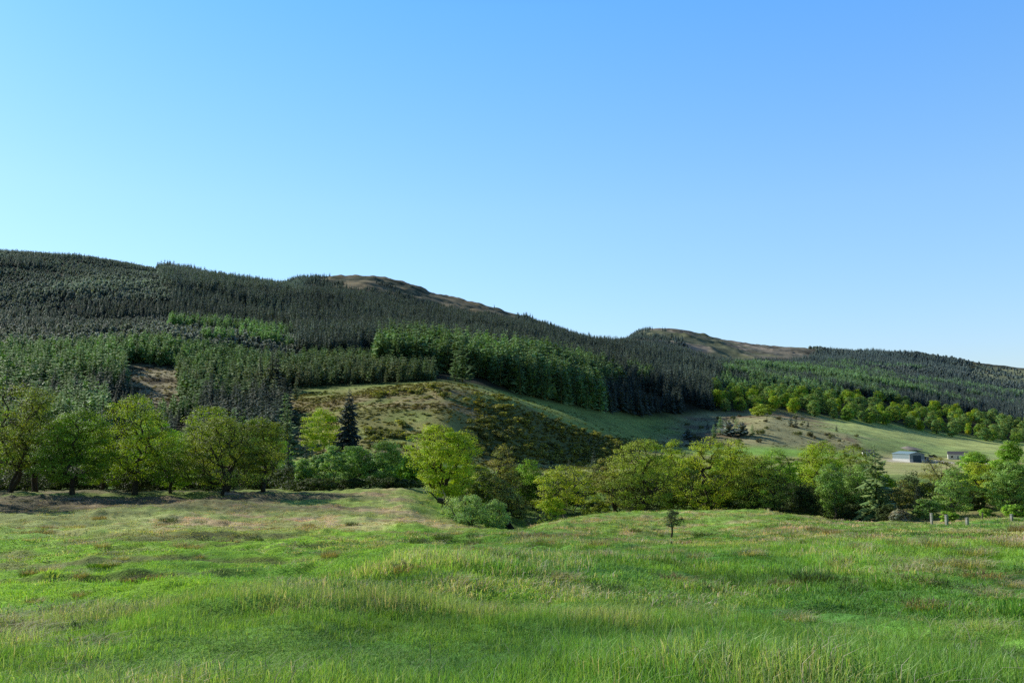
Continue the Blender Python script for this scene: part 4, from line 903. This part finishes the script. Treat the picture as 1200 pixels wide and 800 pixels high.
M_ROOFT = mat_noise('pale_teal_roof', (.22, .33, .36), (.30, .42, .44), 4, .5, .3, .3); M_WHITE = mat_noise('white_render', (.70, .70, .68), (.82, .82, .80), 2, .8); M_SLATE = mat_noise('grey_slate', (.10, .10, .11), (.16, .16, .17), 5, .6)
M_DARKO = mat_noise('dark_opening', (.012, .012, .014), (.02, .02, .022), 2); M_GLASSD = mat_noise('window_glass', (.02, .025, .03), (.04, .05, .06), 1, .15, .5, .0); M_GRAVEL = mat_noise('gravel', (.30, .27, .22), (.42, .39, .33), 3, .9); M_WOOD = mat_noise('weathered_wood', (.12, .10, .08), (.24, .21, .17), 3, .9, stretch=(6, 6, .6)); M_LOG = mat_noise('dead_wood', (.22, .19, .15), (.42, .38, .32), 3, .9)
X, Y, z = on(1066, 424); t = empty('farm_shed', (X, Y, z - .2), math.radians(-26 - 45 + 90 - 4)); t.scale = (.95, .95, .85); tag(t, 'blue grey metal farm shed with pale lower wall and low roof across the valley', 'shed')
# local: near corner at the origin, long lit side along +y, shaded gable along +x
bm = bmesh.new(); box(bm, 0, 10, 0, 13, 2.0, 5.0); bm_obj('wall', bm, M_CLAD, t)
bm = bmesh.new(); box(bm, -.06, 10.06, -.06, 13.06, -1.5, 2.0); 
bm_obj('lower_wall', bm, M_CLADP, t)
bm = bmesh.new(); prism(bm, [(0, 5.0), (10, 5.0), (5, 6.3)], .01, 12.99); bm_obj('gable', bm, M_CLAD, t)
bm = bmesh.new(); prism(bm, [(-.4, 4.95), (5, 6.36), (10.4, 4.95), (10.4, 5.1), (5, 6.52), (-.4, 5.1)], -.4, 13.4); bm_obj('roof', bm, M_ROOFT, t)
bm = bmesh.new(); box(bm, 2.4, 7.6, -.12, -.062, -.4, 4.2); bm_obj('door', bm, mat_noise('dark_blue_door', (.05, .09, .115), (.06, .105, .13), 4, .5, stretch=(.3, 8, 8)), t)
bm = bmesh.new(); box(bm, -.09, .09, -.09, .09, -.5, 4.94); bm_obj('corner_trim', bm, M_WHITE, t)
bm = bmesh.new(); prism(bm, [(10.07, 3.4), (14, 2.8), (14, 2.95), (10.07, 3.55)], -.2, 11); bm_obj('canopy', bm, M_ROOFT, t)
for yy in (.2, 5.5, 10.7):
    bm = bmesh.new(); box(bm, 13.7, 13.9, yy - .1, yy + .1, -1.5, 2.8); bm_obj('canopy_post', bm, M_WOOD, t)
def cottage(x, D, wd, dp, hw_, hr, rz, label, name='cottage', cat='cottage'):
    X, Y, z = on(x, D); t = empty(name, (X, Y, z - .1), rz); tag(t, label, cat)
    bm = bmesh.new(); box(bm, -wd / 2, wd / 2, 0, dp, -.8, hw_); prism(bm, [(-1, 0), (1, 0), (0, .01)], 0, .01); bm_obj('wall', bm, M_WHITE, t)
    bm = bmesh.new()
    for yz in [(-.25, dp / 2, dp + .25)]:
        a = [bm.verts.new(p) for p in [(-wd / 2 - .2, -.25, hw_ + .003), (wd / 2 + .2, -.25, hw_ + .003), (wd / 2 + .2, dp + .25, hw_ + .003), (-wd / 2 - .2, dp + .25, hw_ + .003), (-wd / 2 - .2, dp / 2, hw_ + hr), (wd / 2 + .2, dp / 2, hw_ + hr)]]
        for q in [(0, 3, 2, 1), (0, 1, 5, 4), (2, 3, 4, 5), (0, 4, 3), (1, 2, 5)]: bm.faces.new([a[i] for i in q])
    bm_obj('roof', bm, M_SLATE, t)
    for u in (-.3, .3):
        bm = bmesh.new(); box(bm, wd * u - .5, wd * u + .5, -.06, -.003, 1.0, 2.1); bm_obj('window', bm, M_GLASSD, t)
    bm = bmesh.new(); box(bm, -.45, .45, -.05, -.003, 0, 2.0); bm_obj('door', bm, M_CLAD, t)
    return t
cottage(1123, 455, 10, 6, 2.9, 1.7, -.45, 'long white cottage with a grey roof half hidden behind the bare armed oak')
cottage(1144, 440, 7.5, 4, 2.5, .6, -.35, 'low white cabin with a shallow roof right of the white cottage', 'cabin', 'cabin')
cottage(1018, 452, 6, 4, 2.6, 1.2, -.3, 'small white outbuilding left of the farm shed above the trees', 'outbuilding', 'outbuilding')
cottage(1088, 428, 5, 2.3, 2.2, .35, -.3, 'small white caravan parked at the right end of the farm shed', 'caravan', 'caravan')
# gravel heap behind the shed
X, Y, z = on(1064, 505); rng = np.random.default_rng(3); R = 9.; th = np.linspace(0, 2 * math.pi, 29)[:-1]; V = []; 
for k in range(9):
    f = k / 8; 
    for a in th: rr = R * (1 - f) * (1 + .12 * math.sin(3 * a + 1) + rng.normal() * .03); V.append((math.cos(a) * rr, math.sin(a) * rr * .8, 2.2 * f ** .9 - .4 + rng.normal() * .06))
Fq = [[k * 28 + j, k * 28 + (j + 1) % 28, (k + 1) * 28 + (j + 1) % 28, (k + 1) * 28 + j] for k in range(8) for j in range(28)]
o = obj('gravel_heap', mesh_np('gravel_heap', V, np.array(Fq), True), M_GRAVEL); o.location = (X, Y, z); tag(o, 'pale cone of gravel behind the farm shed', 'gravel heap')
# white gate posts
M_POST = mat_noise('flaking_white_paint', (.24, .23, .20), (.52, .51, .48), 5, .9)
for x_, y_, h, lb in [(1092, 614, 1.12, 'tallest white painted post, leftmost of the row at the field edge'), (1109.5, 615, .85, 'white painted post next to the rounded green bush'), (1133.6, 615, .6, 'short white painted post in the middle of the row before the bracken'), (1185.7, 610, .6, 'white painted post at the right end of the row by the leafy bush')]:
    D = hit(x_, y_, 70, 110); D = min(D, 96.); X, Y, z = on(x_, D); t = empty('gate_post', (X, Y, z), .4); tag(t, lb, 'post')
    bm = bmesh.new(); box(bm, -.115, .115, -.115, .115, -.4, h, .02); bm_obj('shaft', bm, M_POST, t)
    bm = bmesh.new(); box(bm, -.135, .135, -.135, .135, h + .002, h + .06, .02); 
    bm_obj('cap', bm, M_POST, t)
X, Y, z = on(1151.5, 95); t = bmesh.new(); bmesh.ops.create_cone(t, cap_ends=True, segments=9, radius1=.11, radius2=.08, depth=1.0); o = bm_obj('fence_post', t, M_WOOD, None, (X, Y, z + .25)); o.rotation_euler = (.06, .04, 0); tag(o, 'dark leaning wooden stake in the bracken between the white posts', 'fence post')
def log(name, label, x, D, pts, r0, r1, mat, br=(), dz=0.):
    X, Y, z = on(x, D); pts = np.array(pts, float); n = len(pts); rr = np.linspace(r0, r1, n)
    V, Fq = tube(pts[:-1], pts[1:], rr[:-1], rr[1:], 8); fs = Fq
    for (i, d, l, r_) in br:
        d = np.array(d, float); d /= np.linalg.norm(d); a = pts[i]; m = a + d * l * .55 + [.0, .05 * l, .12 * l]
        v2, f2 = tube([a, m], [m, a + d * l], [r_, r_ * .7], [r_ * .7, r_ * .25], 6); fs = np.vstack([fs, f2 + len(V)]); V = np.vstack([V, v2])
    o = obj(name, mesh_np(name, V, fs, True), mat); o.location = (X, Y, z + dz); tag(o, label, 'log')
log('fallen_log', 'pale fallen log lying at the foot of the broad olive oak', 267, 104, [(-.4, 0, .35), (.4, .1, .3), (1.3, .1, .22), (2.3, -.1, .12)], .28, .12, M_LOG, [(1, (.6, -.3, .7), 1.1, .09), (2, (.8, -.5, .3), 1.3, .07)])
log('dead_log', 'dark fallen trunk with dead branches beside the big bright oak and willow bush', 526, 100, [(-1.4, 0, 1.5), (-.6, 0, 1.3), (.3, .1, .9), (1.1, .1, .3)], .3, .4, M_BARK, [(0, (-.6, 0, .5), 1.8, .10), (1, (-.3, -.2, -.9), 1.4, .09), (2, (.2, -.5, .8), 1.6, .09)])
log('dead_branch', 'bare bent dead branch rising left of the willow bush', 524, 92, [(.9, 0, .0), (.4, 0, 1.0), (-.1, 0, 1.7), (-.3, 0, 2.5), (-.6, .1, 3.0)], .09, .03, M_LOG, [(1, (-.8, 0, .6), 1.2, .04), (2, (.5, .1, .7), .9, .03), (3, (-.7, 0, .1), .8, .03)])
log('fallen_log', 'small pale log in the shade below the dense leafy tree of the left clump', 88, 97, [(-.8, 0, .15), (0, .1, .2), (.8, 0, .15)], .16, .12, M_LOG, [(1, (.3, -.2, .8), .6, .05)])
# power line along the hill foot
def pole(x, D, top, label):
    X, Y, z = on(x, D); h = z_at(top, D) - z; t = empty('power_pole', (X, Y, z), math.radians(20)); tag(t, label, 'power pole')
    V, Fq = tube([[0, 0, -1], [0, 0, h * .5]], [[0, 0, h * .5], [0, 0, h]], [.2, .17], [.17, .13], 8); obj('shaft', mesh_np('shaft', V, Fq, True), M_WOOD, t)
    bm = bmesh.new(); box(bm, -1.1, 1.1, -.07, .07, h - .6, h - .45); bm_obj('crossarm', bm, M_WOOD, t)
    for u in (-1., 0, 1.):
        bm = bmesh.new(); bmesh.ops.create_cone(bm, cap_ends=True, segments=8, radius1=.06, radius2=.04, depth=.25); o = bm_obj('insulator', bm, M_WHITE, t); o.location = (u, 0, h - .32)
    return np.array([X, Y, z + h])
pole(5.5, 312, 433, 'grey wooden power pole above the forked oak at the left edge')
def wire(pts, sag, label, dz=0.):
    q = []
    for a, b in zip(pts[:-1], pts[1:]):
        for k in range(25): t = k / 24; q.append(a + (b - a) * t - np.array([0, 0, 4 * sag * t * (1 - t)]) + [0, 0, dz])
    q = np.array(q); V, Fq = tube(q[:-1], q[1:], np.full(len(q) - 1, .03), np.full(len(q) - 1, .03), 4)
    o = obj('power_cable', mesh_np('power_cable', V, Fq), M_DARKO); tag(o, label, 'cable')
def wp(x, y, D): return np.array([(x - 600) / F * D * float(fac(y)), D, z_at(y, D)])
wire([wp(-250, 310, 250), wp(320, 400, 290), wp(930, 476, 420)], .6, 'thin upper power cable strung across the front of the forested hill')
wire([wp(-250, 318, 250), wp(320, 409, 290), wp(930, 484, 420)], .7, 'thin lower power cable strung across the front of the forested hill')
# ------------------------------------------------------------------ camera, sun, sky
cam = bpy.data.cameras.new('camera'); co = bpy.data.objects.new('camera', cam); C.objects.link(co)
cam.sensor_width = 36; cam.lens = F / 1200 * 36; cam.clip_start = .1; cam.clip_end = 30000
co.location = (0, 0, 0); co.rotation_euler = (math.pi / 2 + PITCH, 0, 0)
bpy.context.scene.camera = co
sl = bpy.data.lights.new('sun', 'SUN'); sl.energy = 5.0; sl.angle = math.radians(.5); sl.color = (1, .95, .84)
so = bpy.data.objects.new('sun', sl); C.objects.link(so)
from mathutils import Vector
sd = Vector((math.sin(SUN_AZ) * math.cos(SUN_EL), math.cos(SUN_AZ) * math.cos(SUN_EL), math.sin(SUN_EL)))
so.rotation_euler = sd.to_track_quat('Z', 'Y').to_euler()
w = bpy.data.worlds.new('World'); bpy.context.scene.world = w; w.use_nodes = True
nt = w.node_tree; bg = nt.nodes['Background']
sky = nt.nodes.new('ShaderNodeTexSky'); sky.sky_type = 'NISHITA'; sky.sun_disc = False
sky.sun_elevation = SUN_EL; sky.sun_rotation = SUN_AZ; sky.altitude = 100; sky.air_density = 1.0; sky.dust_density = .4; sky.ozone_density = 2.0
sky.air_density = 1.5; sky.dust_density = .2; sky.ozone_density = 3.0
gm = nt.nodes.new('ShaderNodeGamma'); gm.inputs[1].default_value = .8; nt.links.new(sky.outputs[0], gm.inputs[0])
tc = nt.nodes.new('ShaderNodeTexCoord'); sx = nt.nodes.new('ShaderNodeSeparateXYZ'); nt.links.new(tc.outputs['Generated'], sx.inputs[0])
rp = nt.nodes.new('ShaderNodeValToRGB'); nt.links.new(sx.outputs[2], rp.inputs[0]); el = rp.color_ramp.elements
el[0].position = .05; el[0].color = (1.03, .93, 1.10, 1); el[1].position = 1.0; el[1].color = (.08, .10, .14, 1)
e = el.new(.26); e.color = (.98, .99, 1.06, 1); e = el.new(.48); e.color = (.68, .97, 1.25, 1); e = el.new(.68); e.color = (.15, .19, .26, 1)
mm = nt.nodes.new('ShaderNodeMix'); mm.data_type = 'RGBA'; mm.blend_type = 'MULTIPLY'; mm.inputs[0].default_value = 1
gn = nt.nodes.new('ShaderNodeMix'); gn.data_type = 'RGBA'; gn.blend_type = 'MULTIPLY'; gn.clamp_result = False; gn.inputs[0].default_value = 1; gn.inputs[7].default_value = (1.0, 1.40, 1.76, 1)
nt.links.new(gm.outputs[0], gn.inputs[6])
nt.links.new(gn.outputs[2], mm.inputs[6]); nt.links.new(rp.outputs[0], mm.inputs[7]); 
ry = nt.nodes.new('ShaderNodeMapRange'); ry.inputs[1].default_value = -.35; ry.inputs[2].default_value = .35; ry.inputs[3].default_value = .40; ry.inputs[4].default_value = 1
nt.links.new(sx.outputs[1], ry.inputs[0])
m2 = nt.nodes.new('ShaderNodeMix'); m2.data_type = 'RGBA'; m2.blend_type = 'MULTIPLY'; m2.inputs[0].default_value = 1
nt.links.new(mm.outputs[2], m2.inputs[6]); nt.links.new(ry.outputs[0], m2.inputs[7]); 
rx = nt.nodes.new('ShaderNodeMapRange'); rx.inputs[1].default_value = -.55; rx.inputs[2].default_value = .55; rx.inputs[3].default_value = .90; rx.inputs[4].default_value = 1.07
nt.links.new(sx.outputs[0], rx.inputs[0])
m3 = nt.nodes.new('ShaderNodeMix'); m3.data_type = 'RGBA'; m3.blend_type = 'MULTIPLY'; m3.inputs[0].default_value = 1
nt.links.new(m2.outputs[2], m3.inputs[6]); nt.links.new(rx.outputs[0], m3.inputs[7]); nt.links.new(m3.outputs[2], bg.inputs[0])
bg.inputs[1].default_value = .15
sc = bpy.context.scene
sc.view_settings.view_transform = 'Standard'; sc.view_settings.look = 'None'; sc.view_settings.exposure = 0
cy = sc.cycles
cy.max_bounces = 6; cy.diffuse_bounces = 3; cy.glossy_bounces = 2; cy.transmission_bounces = 4; cy.transparent_max_bounces = 4
cy.use_denoising = False
